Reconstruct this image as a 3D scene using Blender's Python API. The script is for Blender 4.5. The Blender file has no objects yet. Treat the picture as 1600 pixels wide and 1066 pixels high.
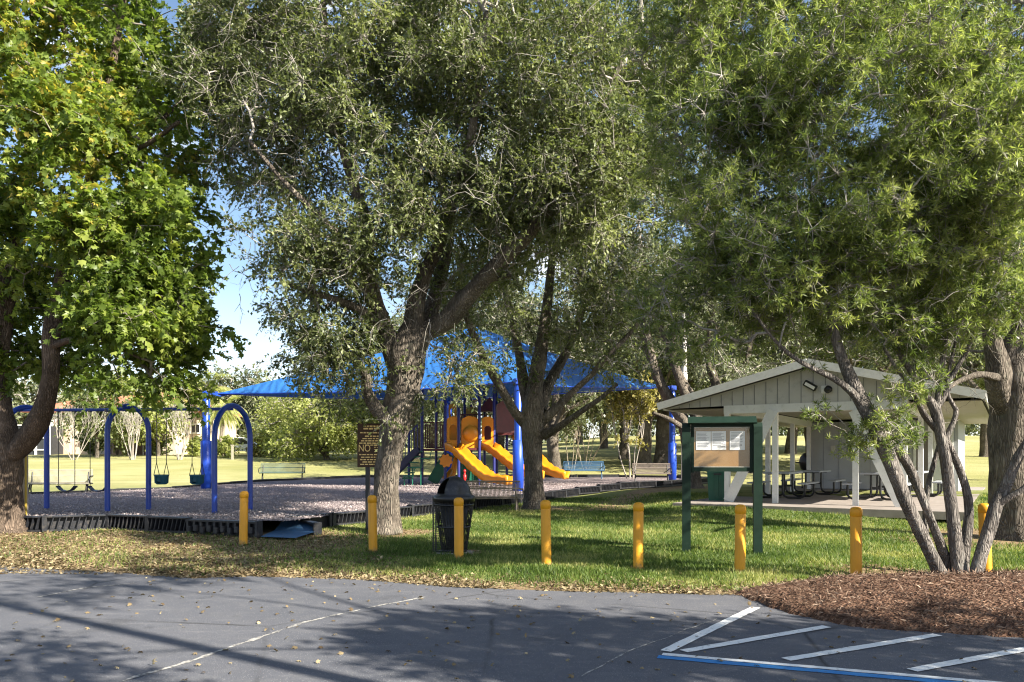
import bpy, bmesh, math, random
import numpy as np
from mathutils import Vector, Matrix, noise
R = math.radians
PI = math.pi
F = 1244.0          # focal length in photo pixels (1600 wide)
CX, HY, H = 800.0, 715.0, 1.62
random.seed(7)
S = bpy.context.scene
COL = S.collection

# ---------------------------------------------------------------- terrain
YS = [-60, 10.5, 13.5, 16.5, 20, 22, 28, 34, 44, 52, 60, 70, 85, 110, 160, 260, 900]
ZS = [0, 0, .03, .10, .18, .22, .25, .33, .42, .95, 1.45, 1.85, 2.25, 2.9, 3.6, 4.2, 4.2]
ZR = [0, 0, .03, .10, .18, .22, .25, .33, .42, .95, 1.55, 2.2, 3.2, 4.6, 6.0, 6.5, 6.5]
def zg(x, y):
    x = np.asarray(x, float); y = np.asarray(y, float)
    a = np.interp(y, YS, ZS); b = np.interp(y, YS, ZR)
    t = np.clip((x + 4) / 24.0, 0, 1)
    pav = .17 * np.clip((x - 3.2) / 1.6, 0, 1) * np.clip((y - 17.5) / 2.5, 0, 1) * np.clip((34 - y) / 6, 0, 1)
    return a * (1 - t) + b * t + pav
def zp(y):
    return np.interp(np.asarray(y, float), [15, 18, 28, 34, 44], [.36, .38, .42, .48, .52])
def P(px, py, Y):
    return (( px - CX) * Y / F, Y, H + (HY - py) * Y / F)
def XW(px, Y): return (px - CX) * Y / F

# ---------------------------------------------------------------- mesh helpers
class MB:
    """collects shapes into one mesh"""
    def __init__(s): s.v = []; s.f = []; s.m = []; s.sm = []; s.cur = 0
    def add(s, vs, fs, smooth=False):
        o = len(s.v); s.v += [tuple(v) for v in vs]
        for f in fs: s.f.append(tuple(i + o for i in f)); s.m.append(s.cur); s.sm.append(smooth)
        return s
    def box(s, c, d, rz=0, rx=0, ry=0, bev=0):
        M = Matrix.Translation(c) @ Matrix.Rotation(rz, 4, 'Z') @ Matrix.Rotation(ry, 4, 'Y') @ Matrix.Rotation(rx, 4, 'X')
        if bev:
            b = bmesh.new(); bmesh.ops.create_cube(b, size=1)
            for v in b.verts: v.co = Vector((v.co.x * d[0], v.co.y * d[1], v.co.z * d[2]))
            bmesh.ops.bevel(b, geom=b.edges[:], offset=bev, segments=2, affect='EDGES')
            b.verts.index_update()
            s.add([M @ v.co for v in b.verts], [[v.index for v in f.verts] for f in b.faces]); b.free(); return s
        x, y, z = d[0] / 2, d[1] / 2, d[2] / 2
        vs = [M @ Vector(q) for q in ((-x,-y,-z),(x,-y,-z),(x,y,-z),(-x,y,-z),(-x,-y,z),(x,-y,z),(x,y,z),(-x,y,z))]
        return s.add(vs, [(3,2,1,0),(4,5,6,7),(0,1,5,4),(1,2,6,5),(2,3,7,6),(3,0,4,7)])
    def bar(s, a, b, w, h, up=(0,0,1)):
        a = Vector(a); b = Vector(b); d = (b - a); L = d.length; d.normalize()
        u = Vector(up); r = d.cross(u)
        if r.length < 1e-4: r = d.cross(Vector((1, 0, 0)))
        r.normalize(); u = r.cross(d)
        vs = []
        for q in (a, b):
            for i, j in ((-1,-1),(1,-1),(1,1),(-1,1)): vs.append(q + r * (i * w / 2) + u * (j * h / 2))
        return s.add(vs, [(3,2,1,0),(4,5,6,7),(0,1,5,4),(1,2,6,5),(2,3,7,6),(3,0,4,7)])
    def tube(s, pts, r, n=8, caps=True):
        pts = [Vector(p) for p in pts]
        rs = r if isinstance(r, (list, tuple)) else [r] * len(pts)
        N = len(pts); vs = []; fs = []
        t0 = (pts[1] - pts[0]).normalized()
        ref = Vector((0,0,1)) if abs(t0.z) < .9 else Vector((1,0,0))
        u = t0.cross(ref).normalized()
        for i, p in enumerate(pts):
            t = (pts[min(i+1, N-1)] - pts[max(i-1, 0)]).normalized()
            u = (u - t * u.dot(t)).normalized(); w = t.cross(u)
            for k in range(n):
                a = 2 * PI * k / n
                vs.append(p + (u * math.cos(a) + w * math.sin(a)) * rs[i])
        for i in range(N - 1):
            for k in range(n):
                k2 = (k + 1) % n
                fs.append((i*n+k, i*n+k2, (i+1)*n+k2, (i+1)*n+k))
        s.add(vs, fs, True)
        if caps:
            s.add(vs[:n][::-1], [tuple(range(n))]); s.add(vs[-n:], [tuple(range(n))])
        return s
    def lathe(s, c, prof, n=24, smooth=True):
        vs = []; fs = []
        for r, z in prof:
            for k in range(n):
                a = 2 * PI * k / n; vs.append((c[0] + r * math.cos(a), c[1] + r * math.sin(a), c[2] + z))
        for i in range(len(prof) - 1):
            for k in range(n):
                k2 = (k + 1) % n; fs.append((i*n+k, i*n+k2, (i+1)*n+k2, (i+1)*n+k))
        return s.add(vs, fs, smooth)
    def prism(s, poly, z0, z1, M=None):
        """poly = 2d outline in local xy, extruded in z; M maps to world"""
        n = len(poly); M = M or Matrix()
        vs = [M @ Vector((p[0], p[1], z0)) for p in poly] + [M @ Vector((p[0], p[1], z1)) for p in poly]
        fs = [tuple(range(n))[::-1], tuple(range(n, 2*n))] + [(i, (i+1) % n, n+(i+1) % n, n+i) for i in range(n)]
        return s.add(vs, fs)
    def build(s, name, mats, parent=None, M=None):
        me = bpy.data.meshes.new(name)
        vs = s.v if M is None else [tuple(M @ Vector(v)) for v in s.v]
        me.from_pydata(vs, [], s.f)
        if not isinstance(mats, (list, tuple)): mats = [mats]
        for m in mats: me.materials.append(m)
        me.polygons.foreach_set('material_index', s.m)
        me.polygons.foreach_set('use_smooth', s.sm)
        me.update()
        return link(name, me, parent)
def link(name, me, parent=None):
    o = bpy.data.objects.new(name, me); COL.objects.link(o)
    if parent: o.parent = parent
    return o
def tag(o, label=None, cat=None, group=None, kind=None):
    if label: o['label'] = label
    if cat: o['category'] = cat
    if group: o['group'] = group
    if kind: o['kind'] = kind
    return o
def empty(name, loc, rz=0, label=None, cat=None, group=None):
    o = bpy.data.objects.new(name, None); COL.objects.link(o)
    o.location = loc; o.rotation_euler = (0, 0, rz); o.empty_display_size = .2
    return tag(o, label, cat, group)
def copy_tree(o, parent=None):
    c = o.copy(); COL.objects.link(c)
    if parent: c.parent = parent
    for ch in list(o.children): copy_tree(ch, c)
    return c
def np_mesh(name, V, loops, starts, mats, parent=None, rnd=None, smooth=False, extra=None):
    me = bpy.data.meshes.new(name)
    me.vertices.add(len(V)); me.vertices.foreach_set('co', np.ascontiguousarray(V, np.float32).ravel())
    me.loops.add(len(loops)); me.loops.foreach_set('vertex_index', np.ascontiguousarray(loops, np.int32))
    me.polygons.add(len(starts)); me.polygons.foreach_set('loop_start', np.ascontiguousarray(starts, np.int32))
    if not isinstance(mats, (list, tuple)): mats = [mats]
    for m in mats: me.materials.append(m)
    if smooth: me.polygons.foreach_set('use_smooth', np.ones(len(starts), bool))
    me.update(calc_edges=True)
    if rnd is not None:
        a = me.attributes.new('rnd', 'FLOAT', 'FACE'); a.data.foreach_set('value', np.ascontiguousarray(rnd, np.float32))
    if extra is not None:
        a = me.attributes.new('rnd2', 'FLOAT', 'FACE'); a.data.foreach_set('value', np.ascontiguousarray(extra, np.float32))
    me.validate()
    return link(name, me, parent)
def instanced(tv, tf, pos, A, B, C, sc):
    """template verts tv (k,3) in frame A,B,C (n,3) scaled sc -> V, loops, starts, per-face leaf index"""
    n = len(pos); k = len(tv)
    V = (tv[None,:,0,None] * A[:,None,:] + tv[None,:,1,None] * B[:,None,:] + tv[None,:,2,None] * C[:,None,:]) * sc[:,None,None] + pos[:,None,:]
    V = V.reshape(-1, 3)
    flat = np.concatenate([np.array(f) for f in tf]); lens = np.array([len(f) for f in tf])
    loops = (flat[None,:] + (np.arange(n) * k)[:,None]).ravel()
    st = np.concatenate([[0], np.cumsum(lens)[:-1]])
    starts = (st[None,:] + (np.arange(n) * len(flat))[:,None]).ravel()
    idx = np.repeat(np.arange(n), len(tf))
    return V, loops, starts, idx
def unit(v): return v / np.maximum(np.linalg.norm(v, axis=-1, keepdims=True), 1e-9)
def frames(A, N):
    """A leaf axis, N approx normal -> orthonormal A,B,C"""
    A = unit(A); B = unit(np.cross(N, A)); C = np.cross(A, B); return A, B, C

# ---------------------------------------------------------------- materials
class NT:
    def __init__(s, name, world=False):
        if world:
            s.t = name.node_tree
        else:
            s.mat = bpy.data.materials.new(name); s.mat.use_nodes = True; s.t = s.mat.node_tree
        s.t.nodes.clear()
    def n(s, typ, ins=None, **kw):
        nd = s.t.nodes.new(typ)
        for k, v in kw.items(): setattr(nd, k, v)
        for k, v in (ins or {}).items():
            sk = nd.inputs[k]
            if hasattr(v, 'is_output'): s.t.links.new(v, sk)
            elif isinstance(v, bpy.types.Node): s.t.links.new(v.outputs[0], sk)
            else: sk.default_value = v
        return nd
    def ramp(s, fac, stops, interp='LINEAR'):
        nd = s.t.nodes.new('ShaderNodeValToRGB'); cr = nd.color_ramp; cr.interpolation = interp
        while len(cr.elements) < len(stops): cr.elements.new(.5)
        for e, (p, c) in zip(cr.elements, stops):
            e.position = p; e.color = (*c, 1) if len(c) == 3 else c
        s.t.links.new(fac if hasattr(fac, 'is_output') else fac.outputs[0], nd.inputs[0]); return nd
    def mix(s, fac, a, b, blend='MIX'):
        nd = s.t.nodes.new('ShaderNodeMix'); nd.data_type = 'RGBA'; nd.blend_type = blend
        for sk, v in ((nd.inputs[0], fac), (nd.inputs[6], a), (nd.inputs[7], b)):
            if hasattr(v, 'is_output'): s.t.links.new(v, sk)
            elif isinstance(v, bpy.types.Node): s.t.links.new(v.outputs[0], sk)
            elif isinstance(v, tuple): sk.default_value = (*v, 1) if len(v) == 3 else v
            else: sk.default_value = v
        return nd.outputs[2]
    def math(s, op, a, b=0.0, clamp=False):
        nd = s.t.nodes.new('ShaderNodeMath'); nd.operation = op; nd.use_clamp = clamp
        for i, v in enumerate((a, b)):
            if hasattr(v, 'is_output'): s.t.links.new(v, nd.inputs[i])
            elif isinstance(v, bpy.types.Node): s.t.links.new(v.outputs[0], nd.inputs[i])
            else: nd.inputs[i].default_value = v
        return nd.outputs[0]
    def coord(s, scale=(1,1,1), kind='Object'):
        tc = s.n('ShaderNodeTexCoord'); mp = s.n('ShaderNodeMapping', {'Vector': tc.outputs[kind]}); mp.inputs['Scale'].default_value = scale
        return mp.outputs[0]
    def noise(s, vec, scale, detail=4, rough=.55, dist=0):
        return s.n('ShaderNodeTexNoise', {'Vector': vec, 'Scale': scale, 'Detail': detail, 'Roughness': rough, 'Distortion': dist}).outputs[0]
    def bump(s, h, strength=.5, dist=.02):
        return s.n('ShaderNodeBump', {'Height': h, 'Strength': strength, 'Distance': dist}).outputs[0]
    def out(s, sh):
        o = s.n('ShaderNodeOutputMaterial'); s.t.links.new(sh.outputs[0] if isinstance(sh, bpy.types.Node) else sh, o.inputs[0]); return s.mat
    def pbsdf(s, col, rough=.6, spec=.4, normal=None, metal=0):
        ins = {'Roughness': rough, 'Specular IOR Level': spec, 'Metallic': metal}
        ins['Base Color'] = (*col, 1) if isinstance(col, tuple) and len(col) == 3 else col
        if normal is not None: ins['Normal'] = normal
        return s.n('ShaderNodeBsdfPrincipled', ins)
def paint(name, col, rough=.4, var=.12, scale=6, spec=.45, metal=0, bump=.05, dirt=None):
    t = NT(name); oi = t.n('ShaderNodeObjectInfo'); v = t.n('ShaderNodeVectorMath', {0: t.coord(), 1: t.math('MULTIPLY', oi.outputs['Random'], 37.0)}, operation='ADD').outputs[0]
    nz = t.noise(v, scale, 5, .6)
    c = t.mix(t.ramp(nz, [(.3, (0,0,0)), (.75, (1,1,1))]).outputs[0], tuple(q * (1 - var) for q in col), tuple(min(1, q * (1 + var)) for q in col))
    if dirt:
        d = t.ramp(t.noise(v, scale * 2.3, 6, .7), [(.52, (0,0,0)), (.7, (1,1,1))]).outputs[0]
        c = t.mix(t.math('MULTIPLY', d, .5), c, dirt)
    rr = t.math('ADD', rough - .08, t.math('MULTIPLY', nz, .16))
    return t.out(t.pbsdf(c, rr, spec, t.bump(t.noise(v, scale * 14, 4), bump, .01), metal))
def leafmat(name, dark, mid, light, extra=None, trans=.35, rough=.42, spec=.35, tint=1.5):
    t = NT(name)
    a = t.n('ShaderNodeAttribute', attribute_name='rnd')
    c = t.ramp(a.outputs['Fac'], [(0, dark), (.5, mid), (1, light)]).outputs[0]
    if extra:
        b = t.n('ShaderNodeAttribute', attribute_name='rnd2')
        c = t.mix(b.outputs['Fac'], c, extra)
    pb = t.pbsdf(c, rough, spec)
    tc = t.mix(1.0, c, (tint, tint * 1.05, tint * .55), 'MULTIPLY')
    tr = t.n('ShaderNodeBsdfTranslucent', {'Color': tc})
    return t.out(t.n('ShaderNodeMixShader', {0: trans, 1: pb, 2: tr}))
def barkmat(name, dark, light, scale=9, strength=.9, moss=None):
    t = NT(name); v = t.coord((1, 1, .17))
    n0 = t.noise(v, scale * .5, 3, .6)
    dv = t.n('ShaderNodeVectorMath', {0: v, 1: t.n('ShaderNodeTexNoise', {'Vector': v, 'Scale': scale * .6, 'Detail': 3}).outputs[1]}, operation='ADD')
    dv2 = t.n('ShaderNodeMix', {0: .22}, data_type='VECTOR')
    t.t.links.new(v, dv2.inputs[4]); t.t.links.new(dv.outputs[0], dv2.inputs[5])
    vo = t.n('ShaderNodeTexVoronoi', {'Vector': dv2.outputs[1], 'Scale': scale * 3.0}, feature='DISTANCE_TO_EDGE')
    cr = t.ramp(vo, [(0, (0,0,0)), (.10, (.35,)*3), (.28, (.8,)*3), (.6, (1,1,1))]).outputs[0]
    fine = t.noise(v, scale * 7, 5, .7)
    h = t.math('ADD', t.math('MULTIPLY', cr, 1.0), t.math('MULTIPLY', fine, .55))
    c = t.mix(t.math('MULTIPLY', h, .62, True), dark, light)
    c = t.mix(t.ramp(n0, [(.35, (0,0,0)), (.7, (1,1,1))]).outputs[0], c, tuple(q * 1.25 for q in light), 'MIX') if False else c
    c = t.mix(t.ramp(t.noise(t.coord(), 2.2, 4), [(.45, (0,0,0)), (.75, (.55,)*3)]).outputs[0], c, tuple(min(1, q * 1.5) for q in light))
    if moss:
        c = t.mix(t.ramp(t.noise(t.coord(), 5, 6, .7), [(.55, (0,0,0)), (.7, (.6,)*3)]).outputs[0], c, moss)
    return t.out(t.pbsdf(c, .9, .15, t.bump(h, strength, .035)))
# ---------------------------------------------------------------- tree building
def catmull(pts, seg=.22):
    p = np.array(pts, float)
    p = np.vstack([2 * p[0] - p[1], p, 2 * p[-1] - p[-2]])
    out = []
    for i in range(1, len(p) - 2):
        n = max(2, int(np.linalg.norm(p[i+1,:3] - p[i,:3]) / seg))
        t = np.linspace(0, 1, n, endpoint=False)[:,None]
        a, b, c, d = p[i-1], p[i], p[i+1], p[i+2]
        out.append(.5 * ((2*b) + (-a + c) * t + (2*a - 5*b + 4*c - d) * t**2 + (-a + 3*b - 3*c + d) * t**3))
    out.append(p[-2][None])
    q = np.vstack(out); q[:,3] = np.maximum(q[:,3], .006); return q
def limb_tube(q, n, rng, rough=.08):
    """lumpy tube along resampled points q (N,4)"""
    N = len(q); P3 = q[:,:3]; T = np.gradient(P3, axis=0); T = unit(T)
    u = np.cross(T[0], [0.31, .95, .05]); u /= np.linalg.norm(u)
    V = np.zeros((N, n, 3)); ph = rng.uniform(0, 6.28, 8); ang = 2 * PI * np.arange(n) / n
    s = np.concatenate([[0], np.cumsum(np.linalg.norm(np.diff(P3, axis=0), axis=1))])
    for i in range(N):
        u = u - T[i] * u.dot(T[i]); u /= np.linalg.norm(u); w = np.cross(T[i], u)
        k = 1 + rough * (np.sin(3 * ang + ph[0] + s[i] * 1.3) + .7 * np.sin(5 * ang + ph[1] - s[i] * 2.1) + .6 * np.sin(2 * ang + ph[2] + s[i] * 3.3)
                         + .5 * np.sin(7 * ang + ph[3] + 4.1 * s[i])) + rough * .8 * rng.uniform(-1, 1, n)
        V[i] = P3[i] + q[i,3] * k[:,None] * (np.cos(ang)[:,None] * u + np.sin(ang)[:,None] * w)
    V = V.reshape(-1, 3)
    i = np.arange(N - 1)[:,None]; k = np.arange(n)[None,:]; k2 = (k + 1) % n
    Q = np.stack([i*n+k, i*n+k2, (i+1)*n+k2, (i+1)*n+k], -1).reshape(-1, 4)
    return V, Q
def seg_tubes(p0, p1, r0, r1, n=4):
    """many short frusta at once"""
    T = unit(p1 - p0); ref = np.where(np.abs(T[:,2:3]) < .9, np.array([[0,0,1.]]), np.array([[1.,0,0]]))
    u = unit(np.cross(T, ref)); w = np.cross(T, u); a = 2 * PI * np.arange(n) / n
    ring = u[:,None,:] * np.cos(a)[None,:,None] + w[:,None,:] * np.sin(a)[None,:,None]
    V = np.stack([p0[:,None] + ring * r0[:,None,None], p1[:,None] + ring * r1[:,None,None]], 1).reshape(-1, 3)
    k = np.arange(n); k2 = (k + 1) % n
    q = np.stack([k, k2, n + k2, n + k], -1)
    Q = (q[None] + (np.arange(len(p0)) * 2 * n)[:,None,None]).reshape(-1, 4)
    return V, Q
def join_quads(parts):
    Vs, Qs, o = [], [], 0
    for V, Q in parts:
        Vs.append(V); Qs.append(Q + o); o += len(V)
    return np.vstack(Vs), np.vstack(Qs)
def quads_obj(name, V, Q, mat, parent, smooth=True):
    return np_mesh(name, V, Q.ravel(), np.arange(len(Q)) * 4, mat, parent, smooth=smooth)
def sample_boughs(blobs, rng, inner, clump, per=7):
    """foliage gathered in boughs: flat-topped clumps with hollows between them"""
    C, D = [], []
    for x, y, z, rx, ry, rz, n in blobs:
        nb = max(1, int(round(n / per)))
        d = unit(rng.normal(size=(nb, 3))); r = (inner + (1 - inner) * rng.uniform(0, 1, nb) ** .6) * rng.uniform(.88, 1.1, nb)
        b = np.array([x, y, z]) + d * r[:,None] * np.array([rx, ry, rz])
        k = rng.integers(max(2, per - 3), per + 4, nb); s = clump * rng.uniform(.7, 1.3, nb)
        bb = np.repeat(b, k, 0); ss = np.repeat(s, k)[:,None]; dd = np.repeat(d, k, 0)
        o = rng.normal(size=(len(bb), 3)) * np.array([1, 1, .55])
        C.append(bb + o * ss); D.append(unit(dd * .6 + o * .6 + np.array([0, 0, .35])))
    return np.vstack(C), np.vstack(D)
def sample_blobs(blobs, rng, inner=.35):
    """blobs: (x,y,z,rx,ry,rz,n) -> cluster centres and outward directions"""
    C, D = [], []
    for x, y, z, rx, ry, rz, n in blobs:
        d = unit(rng.normal(size=(int(n), 3)))
        r = inner + (1 - inner) * rng.uniform(0, 1, int(n)) ** .55
        r *= rng.uniform(.85, 1.12, int(n))
        C.append(np.array([x, y, z]) + d * r[:,None] * np.array([rx, ry, rz]))
        D.append(unit(d / np.array([rx, ry, rz]) + np.array([0, 0, .12])))
    return np.vstack(C), np.vstack(D)
def attach(limbs, C, rng, twig=.005, maxr=.05, start=0.35, sag=.06):
    """connect cluster centres to the limbs by a branching path; returns branch segments"""
    pts, rad = [], []
    for q in limbs:
        k = int(len(q) * start); pts.append(q[k:,:3]); rad.append(q[k:,3])
    L = np.vstack(pts); Lr = np.concatenate(rad)
    d = np.array([np.min(np.sum((L - c)**2, 1)) for c in C]); order = np.argsort(d)
    nodes = np.zeros((len(L) + 3 * len(C), 3)); nodes[:len(L)] = L
    par = np.full(len(nodes), -1); cap = np.full(len(nodes), maxr); cap[:len(L)] = np.minimum(Lr * .7, maxr); n = len(L); n0 = n
    area = np.zeros(len(nodes)); leafdir = np.zeros((len(C), 3))
    for ci in order:
        c = C[ci]; dd = np.sum((nodes[:n] - c)**2, 1)
        dd = dd + .25 * np.maximum(0, nodes[:n,2] - c[2])**2
        j = int(np.argmin(dd)); a = nodes[j]; v = c - a; ln = np.linalg.norm(v)
        prev = j
        for t in (.36, .7):
            q = a + v * t + rng.normal(size=3) * ln * .06 + np.array([0, 0, sag * ln * (1 - abs(2*t-1))])
            nodes[n] = q; par[n] = prev; prev = n; n += 1
        nodes[n] = c; par[n] = prev; leafdir[ci] = unit(c - nodes[prev]); n += 1
        k = n - 1
        while k >= n0: area[k] += 1; k = par[k]
    i = np.arange(n0, n); r1 = np.minimum(twig * np.power(np.maximum(area[i], 1), .42), .9 * maxr)
    pa = par[i]; r0 = np.where(pa >= n0, np.minimum(twig * np.power(np.maximum(area[pa], 1), .42), .9 * maxr), np.minimum(cap[pa], r1 * 1.35))
    return nodes[pa], nodes[i], np.maximum(r0, r1), r1, leafdir
LEAF = {
 'oval': (np.array([(0,0,0),(.5,-.26,.05),(1,0,-.06),(.5,.26,.05),(.5,0,-.03)], float), [(0,1,2,4),(0,4,2,3)]),
 'strap': (np.array([(0,0,0),(.5,-.066,.0),(1,0,-.10),(.5,.066,.0)], float), [(0,1,2,3)]),
 'quad': (np.array([(0,0,0),(.5,-.36,.06),(1,0,0),(.5,.36,.06)], float), [(0,1,2,3)]),
}
def _star():
    a = [(-.02,0)]
    tips = [(-115,.62),(-62,.9),(0,1.0),(62,.9),(115,.62)]
    v = [(0,0,0)]
    for i, (g, r) in enumerate(tips):
        v.append((.42 + .6*r*math.cos(R(g)), .6*r*math.sin(R(g)), -.10*r))
        if i < 4:
            m = (g + tips[i+1][0]) / 2; v.append((.42 + .26*math.cos(R(m)), .26*math.sin(R(m)), .05))
    c = len(v); v.append((.42, 0, .03))
    fs = [(0, 1, 2, c), (c, 2, 3, 4), (c, 4, 5, 6), (c, 6, 7, 8), (c, 8, 9, 0)]
    return np.array(v, float), fs
LEAF['star'] = _star()
def leaf_cloud(C, D, rng, twigs=6, tl=.4, per=7, size=.08, kind='oval', droop=.15, spread=1.0, clusters_rnd=.35, flat=.8, stems=True, tuft=False, yellow=None):
    """sprays of leaves around cluster centres C growing along D; returns leaf mesh arrays and twig segments"""
    n = len(C)
    c = np.repeat(C, twigs, 0); d = np.repeat(D, twigs, 0)
    td = unit(d * rng.uniform(.2, 1.0, (n*twigs, 1)) + rng.normal(size=(n*twigs, 3)) * spread * .75 + np.array([0, 0, -droop]))
    ln = tl * rng.uniform(.55, 1.25, n * twigs)
    crnd = np.repeat(rng.normal(0, 1, n), twigs)
    # leaves along each twig
    if tuft:                      # whorls: several nodes per twig, each a starburst
        t = np.repeat(rng.uniform(.55, 1.0, (n*twigs, 1)), per, 1)
    else:
        t = (np.arange(per)[None,:] + rng.uniform(0, 1, (n*twigs, per))) / per * .85 + .2
    base = (c[:,None,:] + td[:,None,:] * (ln[:,None] * t)[:,:,None] + np.array([0,0,-1.]) * (droop * ln[:,None] * t**2)[:,:,None]).reshape(-1, 3)
    tdr = np.repeat(td, per, 0); m = len(base)
    ax = unit(tdr * (.35 if tuft else .7) + rng.normal(size=(m, 3)) * (.85 if tuft else .62) + np.array([0, 0, -.1 if not tuft else .12]))
    nr = unit(rng.normal(size=(m, 3)) * (1 - flat) * 2 + np.array([0, 0, 1.0]) * flat + .25 * np.repeat(d, per, 0))
    A, B, Cc = frames(ax, nr)
    sz = size * (.42 + .95 * rng.beta(2.2, 2.0, m))
    tv, tf = LEAF[kind]
    V, loops, starts, idx = instanced(tv, tf, base, A, B, Cc, sz)
    rv = np.clip(.5 + clusters_rnd * .5 * np.repeat(crnd, per) + rng.normal(0, .18, m), 0, 1)
    y = None
    if yellow is not None:
        w = yellow(base); y = (rng.uniform(0, 1, m) < w) * rng.uniform(.3, 1, m)
        y = y[idx]
    seg = None
    if stems:
        e = c + td * ln[:,None] * .9 + np.array([0,0,-1.]) * (droop * ln * .8)[:,None]
        seg = (c, e)
    return V, loops, starts, rv[idx], y, seg
def pblob(px, py, Y, rpx, rpy, ry, n):
    x, y, z = P(px, py, Y); k = Y / F
    return (x, y, z, rpx * k, ry, rpy * k, n)
TRUNK_K = .86
def plimb(Y, pts, dy=0):
    """pts: (px, py, width_px[, Yoffset]) at depth Y"""
    out = []
    for i, p in enumerate(pts):
        y = Y + (p[3] if len(p) > 3 else 0)
        x, yy, z = P(p[0], p[1], y); out.append((x, yy, z, p[2] * y / F / 2 * TRUNK_K))
    return out
def build_tree(name, label, cat, limbs, blobs, mats, seed, leaf, group=None, sides=14, twig=.006, maxr=.05, start=.35, rough=.07, stem_r=.0035, base=None, stem_share=1.0, inner=.35, extra_twigs=None, seg=.2, sag=.06, clump=0):
    rng = np.random.default_rng(seed)
    b0 = limbs[0][0]
    root = empty(name, (0, 0, 0) , 0, label, cat, group)
    root.location = (b0[0], b0[1], float(zg(b0[0], b0[1])) if base is None else base)
    off = np.array(root.location)
    qs = [catmull(l, seg) for l in limbs]
    parts = [limb_tube(q, sides if q[0,3] > .06 else 8, rng, rough) for q in qs]
    V, Q = join_quads(parts); quads_obj('trunk', V - off, Q, mats[0], root)
    C, D = sample_boughs(blobs, rng, inner, clump) if clump else sample_blobs(blobs, rng, inner)
    C[:,2] = np.maximum(C[:,2], off[2] + .25)
    p0, p1, r0, r1, ld = attach(qs, C, rng, twig, maxr, start, sag)
    lv = leaf_cloud(C, unit(D + .6 * ld), rng, **leaf)
    parts = [seg_tubes(p0, p1, r0, r1, 5)]
    if lv[5] is not None and stem_r > 0:
        a, b = lv[5]
        if stem_share < 1:
            k = rng.uniform(0, 1, len(a)) < stem_share; a, b = a[k], b[k]
        parts.append(seg_tubes(a, b, np.full(len(a), stem_r * 1.3), np.full(len(a), stem_r * .6), 3))
    if extra_twigs: parts += extra_twigs(rng)
    V, Q = join_quads(parts); quads_obj('branches', V - off, Q, mats[1], root)
    np_mesh('crown', lv[0] - off, lv[1], lv[2], mats[2], root, rnd=lv[3], extra=lv[4] if lv[4] is not None else None)
    return root, len(lv[2])
def dead_sprays(spots, per=14, ln=.9, droop=.5, r=.004):
    """bare twig tangles"""
    def f(rng):
        segs0, segs1, a0, a1 = [], [], [], []
        for c, R_, n in spots:
            for _ in range(n):
                p = np.array(c) + rng.normal(size=3) * R_; d = unit(rng.normal(size=3) + np.array([0, 0, -droop])); rr = r * rng.uniform(.7, 1.6)
                for k in range(6):
                    q = p + d * ln / 6 * rng.uniform(.6, 1.3); segs0.append(p); segs1.append(q); a0.append(rr); a1.append(rr * .8); rr *= .85
                    if k > 0 and rng.random() < .75:
                        d2 = unit(d + rng.normal(size=3) * .8); e = q + d2 * ln * rng.uniform(.12, .35)
                        segs0.append(q); segs1.append(e); a0.append(rr); a1.append(rr * .5)
                    p = q; d = unit(d + rng.normal(size=3) * .33 + np.array([0, 0, -.06]))
        return [seg_tubes(np.array(segs0), np.array(segs1), np.array(a0), np.array(a1), 3)]
    return f
# ---------------------------------------------------------------- camera, sun, sky
cam = bpy.data.cameras.new('camera'); co = bpy.data.objects.new('camera', cam); COL.objects.link(co)
co.location = (0, 0, H); co.rotation_euler = (R(90), 0, 0)
cam.sensor_width = 36; cam.lens = F / 1600 * 36; cam.shift_y = (HY - 533) / 1600; cam.clip_end = 3000; cam.clip_start = .05
S.camera = co
SUN_EL = R(33); sx, sy = .83, -.56; nn = math.hypot(sx, sy); sx /= nn; sy /= nn
sd = Vector((sx * math.cos(SUN_EL), sy * math.cos(SUN_EL), math.sin(SUN_EL)))
sl = bpy.data.lights.new('sun', 'SUN'); sl.energy = 5.0; sl.angle = R(.55); sl.color = (1, .93, .8)
so = bpy.data.objects.new('sun', sl); COL.objects.link(so); so.rotation_euler = (-sd).to_track_quat('-Z', 'Y').to_euler(); so.location = sd * 60
w = bpy.data.worlds.new('World'); S.world = w; w.use_nodes = True
t = NT(w, True)
sky = t.n('ShaderNodeTexSky', sky_type='NISHITA', sun_disc=False, sun_elevation=SUN_EL, sun_rotation=math.atan2(sx, sy), air_density=1.0, dust_density=.7, ozone_density=1.6)
tc = t.n('ShaderNodeTexCoord')
mp = t.n('ShaderNodeMapping', {'Vector': tc.outputs['Generated']}); mp.inputs['Scale'].default_value = (1, 1, 3.4); mp.inputs['Location'].default_value = (.35, .1, .02)
cl = t.noise(mp.outputs[0], 5.5, 6, .56, .15)
cm = t.ramp(cl, [(.53, (0,0,0)), (.68, (1,1,1))]).outputs[0]
sz = t.n('ShaderNodeSeparateXYZ', {0: tc.outputs['Generated']})
lowf = t.n('ShaderNodeMapRange', {'Value': sz.outputs[2], 1: .06, 2: .22, 3: .38, 4: 0.0}).outputs[0]
cm2 = t.math('MAXIMUM', t.math('MULTIPLY', cm, .85), lowf)
colr = t.mix(cm2, sky.outputs[0], (8.0, 8.2, 8.6))
bg = t.n('ShaderNodeBackground', {'Color': colr, 'Strength': .066})
ow = t.n('ShaderNodeOutputWorld'); t.t.links.new(bg.outputs[0], ow.inputs[0])
S.view_settings.view_transform = 'Standard'; S.view_settings.look = 'None'; S.view_settings.exposure = 1.72; S.view_settings.gamma = 1
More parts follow.
